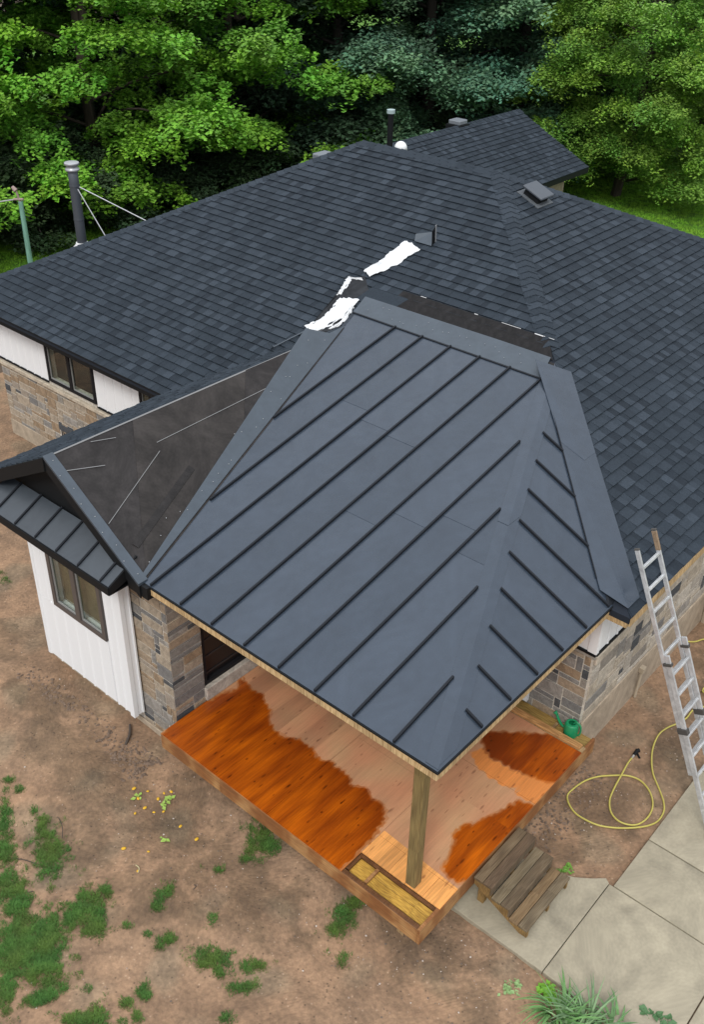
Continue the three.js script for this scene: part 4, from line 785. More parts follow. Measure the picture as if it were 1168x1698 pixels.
// ---------- membrane and scrap left on the roof ----------
{
  const wm = M(lin(.62, .63, .64), { roughness: .6, side: THREE.DoubleSide }), up = V(0, 1, H.s).normalize();
  const R = (u, v, h = .03) => px(u, v, [0, 1, H.s], H.yE + H.s * H.zE + h * 1.09);
  // crumpled sheet: grid between two edges, wrinkled along its length
  const sheet = (name, label, left, right, seed, amp) => {
    const n = 26, m = 12, P = [], I = [];
    const cl = new THREE.CatmullRomCurve3(left.map(p => R(...p))), cr = new THREE.CatmullRomCurve3(right.map(p => R(...p)));
    for (let s = 0; s < 2; s++) for (let i = 0; i <= n; i++) for (let j = 0; j <= m; j++) {
      const t = i / n, a = cl.getPoint(t), b = cr.getPoint(t), p = a.lerp(b, j / m), e = Math.sin(Math.PI * j / m);
      const edge = (j === 0 || j === m) ? n2(i * .3 + seed, j) * .025 : 0;
      p.addScaledVector(up, amp * (.35 + .65 * e) * (.55 + .45 * n2(j * .55 + seed, t * 2.5)) + amp * .55 * n2(j * .8, t * 3.2 + seed) + amp * .12 * n2(j * 1.6, t * 9 + seed) + (s ? -.006 : 0)); p.x += edge; P.push(p);
    }
    const off = (n + 1) * (m + 1);
    for (let i = 0; i < n; i++) for (let j = 0; j < m; j++) { const a = i * (m + 1) + j, b = a + 1, c = a + m + 1, d = c + 1; I.push(a, b, c, b, d, c, off + a, off + c, off + b, off + b, off + c, off + d); }
    const edge = (a, b) => I.push(a, b, off + a, b, off + b, off + a);
    for (let i = 0; i < n; i++) { edge(i * (m + 1), (i + 1) * (m + 1)); edge(i * (m + 1) + m, (i + 1) * (m + 1) + m); }
    for (let j = 0; j < m; j++) { edge(j, j + 1); edge(n * (m + 1) + j, n * (m + 1) + j + 1); }
    const g = new THREE.BufferGeometry().setFromPoints(P); g.setIndex(I); g.computeVertexNormals();
    const o = mesh(name, g, wm); tag(o, label, 'membrane', 'white plastic left on the roof'); return o;
  };
  sheet('plastic_sheet', 'long crumpled white plastic sheet lying on shingles below the scrap flashing', [[603, 450], [640, 425], [672, 400]], [[614, 460], [655, 440], [697, 414]], 3, .055);
  sheet('plastic_sheet', 'torn white plastic sheet lying across the valley above the brown felt', [[504, 541], [540, 522], [562, 495]], [[522, 554], [562, 532], [597, 497]], 8, .045);
  sheet('plastic_sheet', 'narrow folded white plastic strip between the two larger sheets', [[559, 490], [572, 468], [577, 459]], [[565, 488], [580, 470], [585, 462]], 14, .03);
  sheet('plastic_sheet', 'thin white plastic shred pointing at the long crumpled sheet', [[577, 459], [590, 461], [600, 461]], [[583, 462], [592, 464], [602, 465]], 21, .03);
  sheet('plastic_sheet', 'loose ragged white plastic ribbon hanging over the valley flashing', [[545, 546], [565, 533], [578, 515], [583, 508]], [[549, 547], [570, 535], [581, 520], [587, 510]], 29, .03);
  // strip of dark underlay below the sheets
  const ul = matte(lin(.032, .037, .044), { map: rep(feltTex, 1), roughness: .8 });
  const q = [[505, 552], [560, 490], [578, 464], [605, 458], [612, 482], [595, 500], [585, 512], [545, 550]].map(p => R(...p, .026));
  const uo = mesh('underlay_scrap', slab(q, up.clone().multiplyScalar(.006)), ul); tag(uo, 'dark underlay strip under the torn white plastic on the roof', 'underlay');
  const q2 = [[686, 402], [700, 392], [712, 402], [703, 410]].map(p => R(...p, .026)); const ug = thing('bent_flashing', 'grey bent metal flashing scrap standing on the shingles', 'flashing');
  const A = R(688, 396), B = R(716, 407), C2 = R(719, 404);
  const upv = up.clone();
  mesh('flat_leaf', slab([R(688, 400, .03), R(716, 408, .03), R(718, 385, .1), R(690, 388, .1)], up.clone().multiplyScalar(.005)), flash, ug);
  mesh('upright_leaf', slab([R(717, 408, .02), R(722, 402, .02), R(722, 402, .02).add(V(0, .28, .02)), R(717, 408, .02).add(V(0, .26, .02))], V(-.008, 0, 0)), black, ug);
  mesh('upright_edge', slab([R(722, 402, .02), R(724, 400, .02), R(724, 400, .02).add(V(0, .3, .02)), R(722, 402, .02).add(V(0, .3, .02))], V(-.006, 0, 0)), screw, ug);
  const cr = thing('metal_offcut', 'small metal offcut lying at the bottom of the shingle valley', 'offcut'); const c0 = R(450, 580), c1 = R(505, 553);
  mesh('strip', rod(c0.clone().addScaledVector(up, .03), c1.clone().addScaledVector(up, .04), .014), flash, cr); mesh('bent_tip', merge([rod(c0.clone().addScaledVector(up, .02), c0.clone().add(V(-.05, .14, .02)), .01), rod(c0.clone().addScaledVector(up, .02), c0.clone().add(V(.07, .1, .02)), .012)]), flash, cr);
}
// ---------- utility pole ----------
{
  const b = gnd(57, 478), t = V(b.x, 0, b.z); // its top stands about 2.9 m up
  const pole = thing('utility_pole', 'slim green metal pole with a cable behind the house', 'pole', [b.x, 0, b.z]);
  mesh('shaft', rod(V(0, -.05, 0), V(0, 2.55, 0), .085, .065, 14), M(lin(.22, .42, .34), { roughness: .6, map: rep(mottleTex, 1) }), pole);
  mesh('bracket', merge([rod(V(0, 2.5, 0), V(-.05, 2.85, .06), .03), rod(V(-.05, 2.85, .06), V(-.14, 2.95, .1), .07, .05), rod(V(-.16, 2.6, .1), V(.1, 2.62, -.04), .035)]), M(lin(.3, .22, .2), { roughness: .7 }), pole);
  mesh('cable', tube([V(-.1, 2.6, .06), V(-1.8, 2.25, 1.1), V(-4, 2.3, 2.4)], .02, 20, 6), M(lin(.35, .35, .36)), pole);
}

// ---------- plants ----------
function leafCluster(seed, n, size, spread, flat, shape) { // small folded leaves round a centre
  const r = mulberry(seed), P = [];
  for (let i = 0; i < n; i++) {
    const th = r() * 6.283, ph = Math.acos(1 - 2 * r()), rad = spread * Math.cbrt(r());
    const c = V(Math.sin(ph) * Math.cos(th) * rad, Math.cos(ph) * rad * flat, Math.sin(ph) * Math.sin(th) * rad);
    const az = r() * 6.283, tilt = .05 - r() * .6, l = size * (.7 + .6 * r()), w = l * shape;
    const d = V(Math.cos(az) * Math.cos(tilt), Math.sin(tilt), Math.sin(az) * Math.cos(tilt)), s = V(-Math.sin(az), (r() - .5) * .7, Math.cos(az)).normalize();
    const up = d.clone().cross(s).normalize(), k = up.y < 0 ? 1 : -1;
    const a = c.clone(), t = c.clone().addScaledVector(d, l), mid = c.clone().addScaledVector(d, l * .45).addScaledVector(up, k * w * .22);
    const b1 = c.clone().addScaledVector(d, l * .42).addScaledVector(s, w), b2 = c.clone().addScaledVector(d, l * .42).addScaledVector(s, -w);
    P.push(a, b1, mid, mid, b1, t, a, mid, b2, mid, t, b2);
  }
  const g = new THREE.BufferGeometry().setFromPoints(P); g.computeVertexNormals(); return g;
}
const leafMat = new THREE.MeshPhysicalMaterial({ color: 0xffffff, roughness: .75, transmission: .25, thickness: 0, side: THREE.DoubleSide });
const bark = M(lin(.075, .06, .048), { map: rep(stoneTex, 1), roughness: .95 }), barkDark = M(lin(.05, .042, .036), { roughness: .95 });
const LC = { maple: [1, 2].map(i => leafCluster(i, 13, .135, .27, .5, .5)), small: [3, 4].map(i => leafCluster(i, 14, .10, .26, .7, .36)), oak: [5, 6].map(i => leafCluster(i, 14, .15, .32, .6, .36)) };
const tmpM = new THREE.Matrix4(), tmpQ = new THREE.Quaternion(), tmpE = new THREE.Euler();
function limb(a, b, r0, r1, sag) { const m = a.clone().lerp(b, .5).add(V(rr(-.2, .2), sag, rr(-.2, .2))); const g = tube([a, m, b], 1, 7, 6), P = g.attributes.position; // taper
  const n = 7, c = new THREE.CatmullRomCurve3([a, m, b], false, 'centripetal'); for (let i = 0; i <= n; i++) { const q = c.getPointAt(i / n), r = r0 + (r1 - r0) * i / n; for (let j = 0; j <= 6; j++) { const k = i * 7 + j; P.setXYZ(k, q.x + (P.getX(k) - q.x) * r, q.y + (P.getY(k) - q.y) * r, q.z + (P.getZ(k) - q.z) * r); } } g.computeVertexNormals(); return g; }
function tree(name, label, x, z, o) {
  const save = rnd; rnd = mulberry(o.seed);
  const t = thing(name, label, 'tree', [x, 0, z], o.group || 'trees behind the house');
  const h = o.h, tg = [limb(V(0, -.1, 0), V(rr(-.3, .3) + (o.lean || 0), h * .55, rr(-.3, .3)), o.tr, o.tr * .55, 0), limb(V((o.lean || 0) * .95, h * .5, 0), V((o.lean || 0), h * .92, 0), o.tr * .55, o.tr * .12, 0)];
  const pads = [];
  const nb = o.nb;
  for (let i = 0; i < nb; i++) {
    const f = (i + rr(0, 1)) / nb, y = o.base + (h - o.base) * f, az = i * 2.4 + rr(-.4, .4);
    const prof = o.prof ? o.prof(f) : Math.sqrt(Math.max(.06, 1 - (f * 1.05 - .12) ** 2 * 1.0)), R = o.r * prof * rr(.75, 1.12);
    const tip = V((o.lean || 0) + Math.cos(az) * R, y + R * (o.rise ?? .05) * rr(.2, 1.6) - (o.droop || 0) * R, Math.sin(az) * R), root = V((o.lean || 0) * .7, Math.max(.6, Math.min(h * .9, y - R * .25)), 0);
    tg.push(limb(root, tip.clone().lerp(root, .12), o.tr * .28 * (1 - f * .6), .018, R * .08));
    const np = Math.max(2, Math.round(o.np * prof));
    for (let k = 0; k < np; k++) {
      const s = k === 0 ? 1 : rr(.32, 1.02), w = R * .42 * (1.1 - s * .5);
      const c = root.clone().lerp(tip, s).add(V(rr(-w, w), rr(-.35, .35) + .15, rr(-w, w)));
      pads.push([c, o.pr * rr(.65, 1.25), rnd()]);
    }
  }
  mesh('trunk', merge(tg), o.bark || bark, t);
  const total = pads.length * o.leaves, per = [Math.ceil(total / 2), Math.floor(total / 2)], geos = LC[o.kind];
  const cg = new THREE.Group(); cg.name = 'crown'; t.add(cg);
  const ims = geos.map((g, i) => { const im = new THREE.InstancedMesh(g, leafMat, per[i]); im.name = 'foliage'; im.castShadow = im.receiveShadow = true; im.userData.kind = 'stuff'; cg.add(im); return im; });
  const cnt = [0, 0], col = lin(0, 0, 0);
  for (const [c, pr, tone] of pads) {
    const shade = .82 + tone * .36, yel = rr(0, 1);
    for (let l = 0; l < o.leaves; l++) {
      const a = rnd() * 6.283, u = Math.sqrt(rnd()), rad = pr * u * (1 + .28 * n2(a * 1.3 + c.x, c.z)), dome = (1 - u * u) * pr * o.flat;
      const p = V(c.x + Math.cos(a) * rad, c.y + dome * rr(.35, 1.1) - (rnd() < .25 ? rr(0, pr * .45) : 0) - u * pr * .16, c.z + Math.sin(a) * rad);
      tmpQ.setFromEuler(tmpE.set(rr(-.45, .45), rnd() * 6.283, rr(-.45, .45))); const s = rr(.7, 1.25) * (o.ls || 1);
      tmpM.compose(p, tmpQ, V(s, s, s)); const i = l & 1; if (cnt[i] >= per[i]) continue;
      const v = shade * rr(.78, 1.22), y = (yel - .5) * .5 + rr(-.2, .2);
      col.setRGB(o.col[0] * v * (1 + y * .7), o.col[1] * v * (1 + y * .12), o.col[2] * v * (1 - y * .3));
      ims[i].setMatrixAt(cnt[i], tmpM); ims[i].setColorAt(cnt[i], col); cnt[i]++;
    }
  }
  ims.forEach((im, i) => { im.count = cnt[i]; });
  rnd = save; return t;
}
const bright = [.165, .40, .016], deep = [.032, .10, .028], blue = [.105, .24, .125], yellowG = [.18, .36, .03];
const maple = (s, x, z, o, label) => tree('maple_tree', label, x, z, { seed: s, kind: 'maple', col: bright, h: 12, r: 5, base: 1.6, tr: .26, nb: 30, np: 7, pr: .9, leaves: 48, flat: .42, droop: .12, ...o });
maple(101, -22.6, -13.2, {}, 'broad bright green maple behind the metal flue');
maple(102, -24.6, -7.4, { r: 4.2, nb: 24 }, 'bright green maple standing above the green pole');
maple(103, -21.2, -18.6, { r: 4.6, nb: 22, base: 2.2, col: [.15, .37, .016] }, 'bright green maple with drooping sprays over the left hip of the roof');
const dark = (s, x, z, o, label) => tree('woodland_tree', label, x, z, { seed: s, kind: 'oak', col: deep, h: 14, r: 4.8, base: .8, tr: .3, nb: 24, np: 6, pr: 1.15, leaves: 34, flat: .5, droop: .1, ls: 1.25, bark: barkDark, ...o });
const dk = 'dark green woodland tree in the mass behind the maples';
for (const [s, x, z] of [[201, -29, -7], [202, -29, -13], [203, -27, -18.5], [204, -25.5, -23.5], [205, -31, -1], [206, -33, -17], [207, -31, -25], [208, -27, -31]]) dark(s, x, z, { group: 'woodland trees behind the maples' }, dk);
dark(211, -20.5, -23.2, { col: [.036, .09, .04], h: 13, r: 3.8 }, 'dark tree between the maple sprays and the blue green tree');
dark(212, -17.4, -25.2, { col: blue, h: 15, r: 4.8, base: .8, pr: .95, nb: 34, np: 10, leaves: 42, ls: 1.0 }, 'tall blue green tree behind the black vent pipe');
dark(213, -14.8, -27.8, { col: [.07, .17, .085], h: 13, r: 3.2, base: 1, pr: .85, ls: 1.05, leaves: 38 }, 'blue green tree behind the rear roof peak');
dark(214, -17.5, -35, { col: blue, h: 16, r: 5.2, base: 2.5, pr: 1.05, ls: 1.1 }, 'far blue green tree above the rust coloured branch');
dark(215, -22, -30, { col: deep, h: 15, r: 5 , group: 'woodland trees behind the maples' }, dk);
dark(216, -13.5, -42, { col: [.06, .13, .06], h: 17, r: 5.5, base: 2, ls: 1.2 }, 'far tree beyond the yellow green yard tree');
dark(217, -7, -45, { col: [.07, .15, .06], h: 17, r: 6, base: 2, ls: 1.2 }, 'far pale green tree at the lawn end');
dark(218, -1.5, -41, { col: [.07, .16, .05], h: 15, r: 5, base: 1.5, ls: 1.2 }, 'tree on the far side of the lawn');
dark(219, -24, -42, { h: 18, r: 6, base: 1, ls: 1.4 , group: 'woodland trees behind the maples' }, dk);
dark(220, -17, -50, { h: 19, r: 7, base: 1, ls: 1.5, col: [.045, .1, .05], group: 'woodland trees behind the maples' }, dk);
tree('yard_tree', 'yellow green spreading tree on the lawn with bare leaning trunk', -10.6, -28.4, { seed: 301, kind: 'small', col: yellowG, h: 9.5, r: 4.0, base: 1.5, tr: .2, nb: 36, np: 9, pr: .72, leaves: 54, flat: .5, droop: .1, lean: .5 });
tree('yard_tree', 'smaller yellow green tree beside the leaning trunk tree', -8.4, -34.6, { seed: 302, kind: 'small', col: [.17, .34, .035], h: 10, r: 3.8, base: 1.8, tr: .18, nb: 30, np: 8, pr: .75, leaves: 48, flat: .5, droop: .08 });
tree('yard_tree', 'olive green bushy tree at the rear roof corner', -13.4, -30.6, { seed: 303, kind: 'small', col: [.11, .24, .035], h: 4.4, r: 2.7, base: .4, tr: .13, nb: 18, np: 6, pr: .65, leaves: 42, flat: .5, droop: .1 });
tree('rust_shrub', 'small tree with dying rust orange leaves in the woodland edge', -14.1, -32.4, { seed: 304, kind: 'small', col: [.22, .075, .03], h: 5.0, r: 1.1, base: 3.7, tr: .07, nb: 7, np: 3, pr: .45, leaves: 28, flat: .5 });
// undergrowth along the wood's edge
function bushes(name, label, spots, col, group) { spots.forEach(([x, z, r, h], i) => tree(name, label, x, z, { seed: 400 + i + name.length * 31, kind: 'oak', col, h, r, base: .25, tr: .06, nb: 10, np: 5, pr: .6, leaves: 34, flat: .6, ls: .9, bark: barkDark, group, prof: f => Math.sqrt(1 - f * f * .8) })); }
bushes('undergrowth_bush', 'dark ivy green bush in the undergrowth under the maples', [[-21.5, -5.2, 1.6, 2.2], [-22.2, -9.6, 1.8, 2.6], [-21.2, -12.2, 1.7, 2.2], [-21, -15.4, 1.8, 2.4], [-19.6, -18.2, 1.7, 2.2], [-19.2, -21, 1.7, 2.4], [-17.6, -22.8, 1.5, 2], [-16, -25.2, 1.6, 2.2], [-24, -11.8, 1.8, 3.2], [-23.6, -16.4, 1.8, 3.4], [-22, -20.8, 1.8, 3.4]], [.034, .085, .022], 'bushes along the wood edge');
// ---------- bare dead branches ----------
{
  const save = rnd; rnd = mulberry(9); const g = [];
  const c = V(-23.5, 0, -17); const t = thing('dead_tree', 'leafless grey dead tree among the dark crowns', 'tree', [-23.5, 0, -17]);
  const trunk = limb(V(0, 0, 0), V(.2, 7.5, .2), .12, .05, 0);
  mesh('trunk', trunk, M(lin(.13, .12, .11)), t);
  for (let i = 0; i < 26; i++) { const y = rr(4.2, 7.4), a = rr(0, 6.28), l = rr(.8, 2.2), r = V(.1, y, .1), tip = V(Math.cos(a) * l, y + rr(-.3, .8), Math.sin(a) * l); g.push(limb(r, tip, .025, .006, .1)); const m = r.clone().lerp(tip, .6); g.push(limb(m, m.clone().add(V(rr(-.6, .6), rr(.1, .6), rr(-.6, .6))), .012, .004, .03)); }
  const br = mesh('twigs', merge(g), M(lin(.15, .14, .13)), t); br.userData.kind = 'stuff'; rnd = save;
}
// ---------- grass ----------
function tuft(seed, n, h, spread, w) {
  const r = mulberry(seed), P = [];
  for (let i = 0; i < n; i++) {
    const a = r() * 6.283, q = Math.sqrt(r()) * spread, b = V(Math.cos(a) * q, -.008, Math.sin(a) * q), az = r() * 6.283, l = h * (.6 + .7 * r()), lean = (.25 + r() * .8) * l, s = V(-Math.sin(az), 0, Math.cos(az)).multiplyScalar(w);
    const m = b.clone().add(V(Math.cos(az) * lean * .35, l * .62, Math.sin(az) * lean * .35)), t = b.clone().add(V(Math.cos(az) * lean, l * (.95 - .25 * r()), Math.sin(az) * lean));
    P.push(b.clone().sub(s), b.clone().add(s), m.clone().addScaledVector(s, .8), b.clone().sub(s), m.clone().addScaledVector(s, .8), m.clone().addScaledVector(s, -.8), m.clone().addScaledVector(s, -.8), m.clone().addScaledVector(s, .8), t);
  }
  const g = new THREE.BufferGeometry().setFromPoints(P); g.computeVertexNormals(); return g;
}
const grassMat = new THREE.MeshStandardMaterial({ color: 0xffffff, roughness: .8, side: THREE.DoubleSide });
function scatter(name, geo, list, colf, label, category) {
  const im = new THREE.InstancedMesh(geo, grassMat, list.length), c = lin(0, 0, 0); im.name = numbered(name); im.castShadow = im.receiveShadow = true;
  list.forEach(([x, y, z, s], i) => { tmpQ.setFromEuler(tmpE.set(0, rnd() * 6.283, 0)); tmpM.compose(V(x, y, z), tmpQ, V(s, s * rr(.8, 1.2), s)); im.setMatrixAt(i, tmpM); colf(c, x, z); im.setColorAt(i, c); });
  im.userData.kind = 'stuff'; im.userData.label = label; im.userData.category = category; scene.add(im); return im;
}
{
  const E_ = [[8, 1365, 14, 45], [5, 1415, 22, 25], [83, 1418, 30, 46], [70, 1368, 16, 18], [15, 1470, 28, 30], [25, 1500, 30, 35], [50, 1560, 55, 45], [70, 1600, 42, 46], [20, 1580, 35, 60], [85, 1540, 28, 28], [8, 1650, 14, 40], [150, 1505, 32, 33], [155, 1540, 22, 18], [125, 1520, 22, 24], [175, 1480, 13, 11], [60, 1660, 28, 10], [80, 1650, 18, 13], [100, 1640, 13, 10], [135, 1690, 28, 9], [160, 1688, 25, 17], [115, 1692, 18, 9], [265, 1490, 13, 17], [280, 1478, 9, 11], [258, 1505, 7, 9], [353, 1524, 9, 9], [278, 1560, 13, 12], [268, 1570, 9, 5], [212, 1537, 7, 6], [243, 1550, 5, 4], [350, 1590, 38, 19], [335, 1600, 10, 9], [365, 1615, 17, 7], [420, 1600, 27, 8], [410, 1608, 9, 7], [403, 1637, 26, 10], [238, 1648, 11, 18], [210, 1665, 10, 9], [130, 1618, 5, 5], [145, 1640, 7, 7], [375, 1690, 11, 8], [430, 1392, 25, 30], [415, 1420, 14, 11], [448, 1405, 18, 16], [405, 1425, 7, 5], [361, 1443, 8, 5], [570, 1520, 24, 20], [560, 1545, 17, 15], [588, 1500, 16, 13], [568, 1590, 8, 13], [545, 1580, 5, 4], [30, 1310, 9, 6], [8, 965, 8, 9], [12, 1295, 10, 5], [55, 1345, 8, 5], [228, 1690, 10, 8], [200, 1696, 8, 5], [330, 1440, 5, 4], [0, 950, 5, 5]];
  const L = [];
  for (const [u, v, a, b] of E_) {
    const n = Math.round(a * b * 1.0) + 5;
    for (let i = 0; i < n; i++) { const t = rnd() * 6.283, q = Math.pow(rnd(), .62) * (1.1 + .5 * n2(u + Math.cos(t) * 1.5, v + Math.sin(t) * 1.5)) * (rnd() < .12 ? 1.4 : 1), p = gnd(u + Math.cos(t) * a * q, v + Math.sin(t) * b * q); const gk = n2(p.x * 6, p.z * 6) * .6 + n2(p.x * 17, p.z * 17) * .4; if (gk < -.3 + .5 * (q > .75 ? 1 : 0)) continue; L.push([p.x, soilY(p.x, p.z), p.z, rr(.6, 1.15)]); }
  }
  scatter('grass', tuft(1, 7, .045, .045, .003), L, (c, x, z) => { const v = rr(.75, 1.25) * (1 + .2 * n2(x * 3, z * 3)), y = n2(x * 2, z * 2 + 5) * .4; c.setRGB(.062 * v * (1 + y * .8), .135 * v, .018 * v); }, 'patchy green grass growing on the bare soil', 'grass');
  const F = []; for (let i = 0; i < 52000; i++) { const x = rr(-22, 2), z = rr(-36, -4); if (x > -13.2 && z > -21) continue; const f = V(x, 0, z).project(camera); if (f.x < -1.05 || f.x > 1.05 || f.y > .9) continue; F.push([x, .018, z, rr(.8, 1.5)]); }
  scatter('lawn_grass', tuft(2, 12, .07, .09, .006), F, (c, x, z) => { const v = rr(.75, 1.25) * (1 + .25 * n2(x * .7, z * .7)), y = n2(x * .9, z * .9 + 5) * .3; c.setRGB(.17 * v * (1 + y * .5), .37 * v, .022 * v); }, 'mown green lawn behind the house', 'grass');
}
// ---------- pebbles, chips and clods on the soil ----------
{
  const mkStone = s => { const g = new THREE.IcosahedronGeometry(1, 0), P = g.attributes.position; for (let i = 0; i < P.count; i++) { const k = 1 + .25 * n3(P.getX(i) * 1.7 + s, P.getY(i) * 1.7, P.getZ(i) * 1.7); P.setXYZ(i, P.getX(i) * k, P.getY(i) * k * .6, P.getZ(i) * k); } g.computeVertexNormals(); return g; };
  const areas = [[3.9, -1.3, .6, 1.2, 420, 0], [3.7, 1.9, .8, .6, 260, 0], [-.6, 2.6, 1.5, .5, 260, 0], [-3, 2.4, 1.6, .5, 220, 1], [4.3, -3.5, .7, 1.6, 300, 0], [0, 4.5, 3.4, 2.2, 420, 0], [-4, 4, 3, 2, 260, 0], [-10, -.4, 2, 1, 90, 1], [4.0, -.6, .4, .5, 60, 0], [4.1, 2.4, 1.2, .8, 160, 0], [2.2, 2.6, 1.4, .6, 180, 0]];
  const L = []; for (const [x, z, a, b, n, k] of areas) for (let i = 0; i < n * .6; i++) { const px_ = x + (rnd() + rnd() - 1) * a * 1.5, pz = z + (rnd() + rnd() - 1) * b * 1.5; if (px_ > 2.7 && pz > -.35 && pz < 1.3) continue; if (px_ > 4.58 && pz < 1.3) continue; const big = rnd(); L.push([px_, soilY(px_, pz), pz, .004 + .011 * big * big * big]); }
  scatter('pebbles', mkStone(1), L, c => { const k = rnd(); if (k < .22) c.setRGB(.46, .40, .35); else if (k < .6) c.setRGB(.3, .22, .17); else c.setRGB(.12, .09, .07); }, 'pale pebbles and chips scattered over the soil', 'pebbles');
  const C = []; for (let i = 0; i < 420; i++) { const x = rr(-4.3, -1.3), z = 2.15 + .32 * (x + 4.2) * 0 + rr(0, .55) + (x + 4) * .0; C.push([x, soilY(x, z) + .004, z, rr(.008, .03)]); }
  for (let i = 0; i < 160; i++) { const x = rr(-1.9, -1.2), z = rr(2.1, 2.6); C.push([x, soilY(x, z), z, rr(.01, .03)]); }
  for (let i = 0; i < 260; i++) { const x = rr(3.3, 3.75), z = rr(-1.9, -.2); C.push([x, soilY(x, z), z, rr(.008, .024)]); }
  scatter('soil_clods', mkStone(4), C, c => { const v = rr(.6, 1.1); c.setRGB(.17 * v, .115 * v, .08 * v); }, 'brown soil clods along the wall foot', 'clods');
}
// ---------- yellow petals and leaf scraps by the deck ----------
{
  const pts = [[222, 1308], [229, 1325], [245, 1313], [272, 1316], [284, 1314], [271, 1346], [224, 1350], [299, 1370], [205, 1408], [326, 1392], [228, 1445], [255, 1347], [262, 1325], [246, 1413], [240, 1340]];
  pts.forEach(([u, v], i) => { const p = gnd(u, v), s = rr(.018, .035), sh = new THREE.SphereGeometry(s, 8, 5); sh.scale(1, .35, .7); sh.rotateY(rr(0, 3)); sh.translate(p.x, soilY(p.x, p.z) + .008, p.z); tag(mesh('petal', sh, M(lin(.62, .36, .02), { roughness: .7 })), 'small yellow petal lying on the soil beside the deck', 'petal', 'yellow petals on the soil'); });
  const scr = [[228, 1322, .5], [276, 1330, .8], [282, 1325, .4], [272, 1337, .6], [270, 1395, .5]];
  scr.forEach(([u, v, k], i) => { const p = gnd(u, v), g = leafCluster(60 + i, 5, .07, .05, .3, .35); g.scale(1, .5, 1); g.translate(p.x, soilY(p.x, p.z) + .03, p.z); tag(mesh('leaf_scrap', g, M(lin(.28, .42, .08), { side: THREE.DoubleSide })), 'pale green leaf scraps lying among the yellow petals', 'leaves', 'leaf scraps on the soil'); });
}
// ---------- sticks ----------
{
  const st = [[[97, 1357], [104, 1395]], [[20, 1422], [60, 1435]], [[208, 1236], [216, 1207]], [[225, 1435], [229, 1448]], [[320, 1475], [322, 1468]], [[45, 1482], [55, 1480]]];
  const lab = ['thin dark stick upright in the grass patch', 'thin brown stick lying between grass patches', 'dark splinter of wood by the stone wing corner', 'short pale straw lying on bare soil', 'tiny dark twig on bare soil', 'short dark twig by the large grass patch'];
  st.forEach(([a, b], i) => { const A = gnd(...a), B = gnd(...b); A.y = soilY(A.x, A.z) + .006; B.y = soilY(B.x, B.z) + (i === 0 || i === 2 ? .05 : .01); const m = A.clone().lerp(B, .5).add(V(.02, .01, -.02)); tag(mesh('stick', tube([A, m, B], i === 2 ? .02 : .006, 8, 6), M(i === 3 ? lin(.5, .45, .25) : lin(.06, .045, .035))), lab[i], 'stick'); });
}
// ---------- strap-leaved clump, weeds ----------
function strapPlant(name, label, p, n, len, col, seed, wid = .014) {
  const r = mulberry(seed), g = [], t = thing(name, label, 'plant', [p.x, 0, p.z]), mats = [0, 1, 2].map(i => M(lin(col[0] * (.8 + i * .25), col[1] * (.8 + i * .22), col[2] * (.8 + i * .25)), { side: THREE.DoubleSide, roughness: .6 }));
  for (let i = 0; i < n; i++) {
    const az = r() * 6.283, l = len * (.55 + .6 * r()), w = wid * (.7 + .6 * r()), q = r() * .12, P = [], b = V(Math.cos(az + 1) * q * 1.3, -.01, Math.sin(az + 1) * q * 1.3), d = V(Math.cos(az), 0, Math.sin(az)), s = V(-Math.sin(az), 0, Math.cos(az)), arch = .5 + r() * .6;
    const at = k => b.clone().addScaledVector(d, l * .75 * k * (.35 + .65 * k)).add(V(0, l * (k * 1.15 - arch * k * k), 0));
    for (let j = 0; j < 6; j++) { const a = at(j / 6), c = at((j + 1) / 6), wa = w * (1 - (j / 6) ** 2), wc = w * (1 - ((j + 1) / 6) ** 2); const f = V(0, .35 * wa, 0); P.push(a.clone().addScaledVector(s, -wa).add(f), a, c, a.clone().addScaledVector(s, -wa).add(f), c, c.clone().addScaledVector(s, -wc), a, a.clone().addScaledVector(s, wa).add(f), c.clone().addScaledVector(s, wc), a, c.clone().addScaledVector(s, wc), c); }
    const ge = new THREE.BufferGeometry().setFromPoints(P); ge.computeVertexNormals(); mesh('leaf', ge, mats[i % 3], t);
  }
  return t;
}
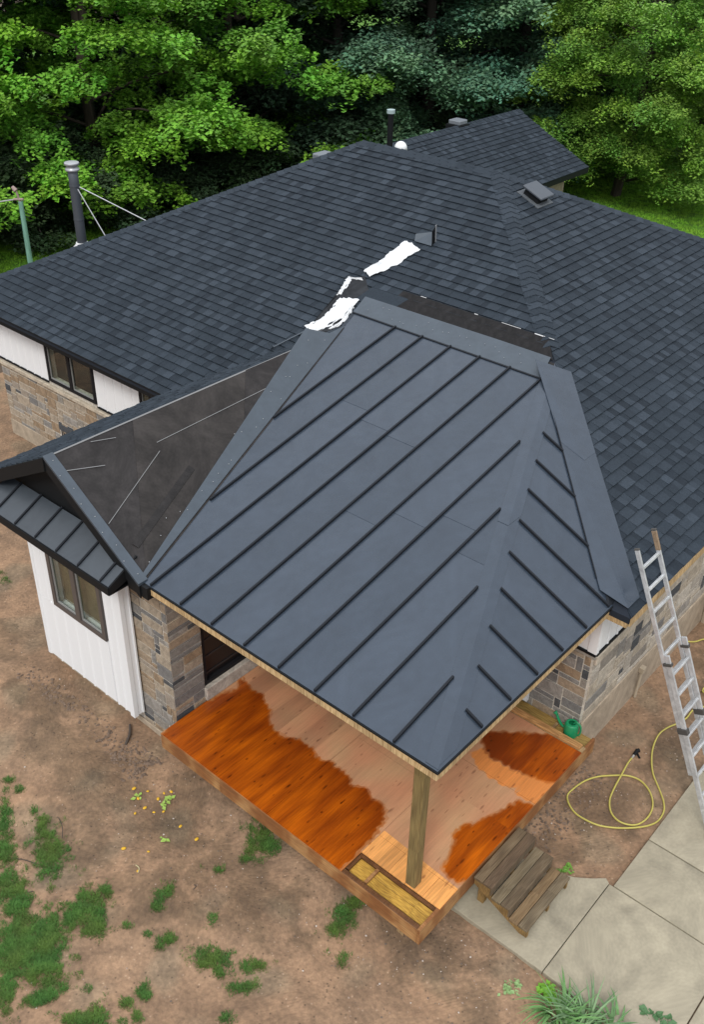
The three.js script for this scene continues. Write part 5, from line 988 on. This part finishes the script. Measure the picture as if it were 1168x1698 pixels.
{
  const a = gnd(925, 1690), b = gnd(965, 1700), c = gnd(1010, 1706), d = gnd(940, 1720);
  strapPlant('lily_clump', 'green arching strap leaved clump at the corner of path and soil', a, 70, .56, [.1, .23, .06], 1);
  strapPlant('lily_clump', 'grey green strap leaved clump overhanging the path edge', b, 76, .56, [.12, .21, .09], 2);
  strapPlant('lily_clump', 'fine leaved green clump leaning onto the concrete', c, 40, .4, [.09, .2, .06], 3);
  strapPlant('lily_clump', 'striped pale green clump beneath the arching leaves', d, 50, .42, [.16, .27, .11], 4);
  const bush = (p, label, col, n, rad, h, ls, seed, name = 'leafy_weed') => { const t = thing(name, label, 'plant', [p.x, 0, p.z]); const gs = [], s2 = rnd; rnd = mulberry(seed); for (let i = 0; i < n; i++) { const g = leafCluster(seed * 50 + i, 7, ls, rad * .4, .6, .4), an = rnd() * 6.28, q = Math.sqrt(rnd()) * rad; g.translate(Math.cos(an) * q, h * rr(.4, 1), Math.sin(an) * q); gs.push(g); } mesh('leaves', merge(gs), M(lin(...col), { side: THREE.DoubleSide, roughness: .65 }), t); mesh('stem', rod(V(0, -.01, 0), V(0, h * .7, 0), .006), M(lin(.1, .15, .04)), t); rnd = s2; };
  bush(gnd(940, 1441), 'small bright green weed growing beside the wooden steps', [.12, .27, .03], 9, .07, .03, .035, 5);
  bush(gnd(925, 1447), 'tiny green weed against the lowest tread of the steps', [.11, .25, .03], 7, .05, .03, .03, 6);
  bush(gnd(848, 1640), 'pale green weed lying flat on soil by the path', [.22, .34, .13], 9, .12, .025, .06, 7);
  bush(gnd(908, 1650), 'bright yellow green weed at the edge of the strap leaved clump', [.13, .32, .02], 10, .09, .12, .07, 8);
  bush(gnd(1075, 1694), 'dark rosette weed growing at the bottom edge of the path', [.06, .14, .05], 9, .1, .1, .08, 9);
  bush(gnd(1100, 1697), 'smaller dark rosette weed next to the larger one on the path', [.06, .14, .05], 7, .08, .1, .08, 10);
}

scene.traverse(o => { if (o.isMesh) { o.castShadow = o.receiveShadow = true; } });
renderer.render(scene, camera);
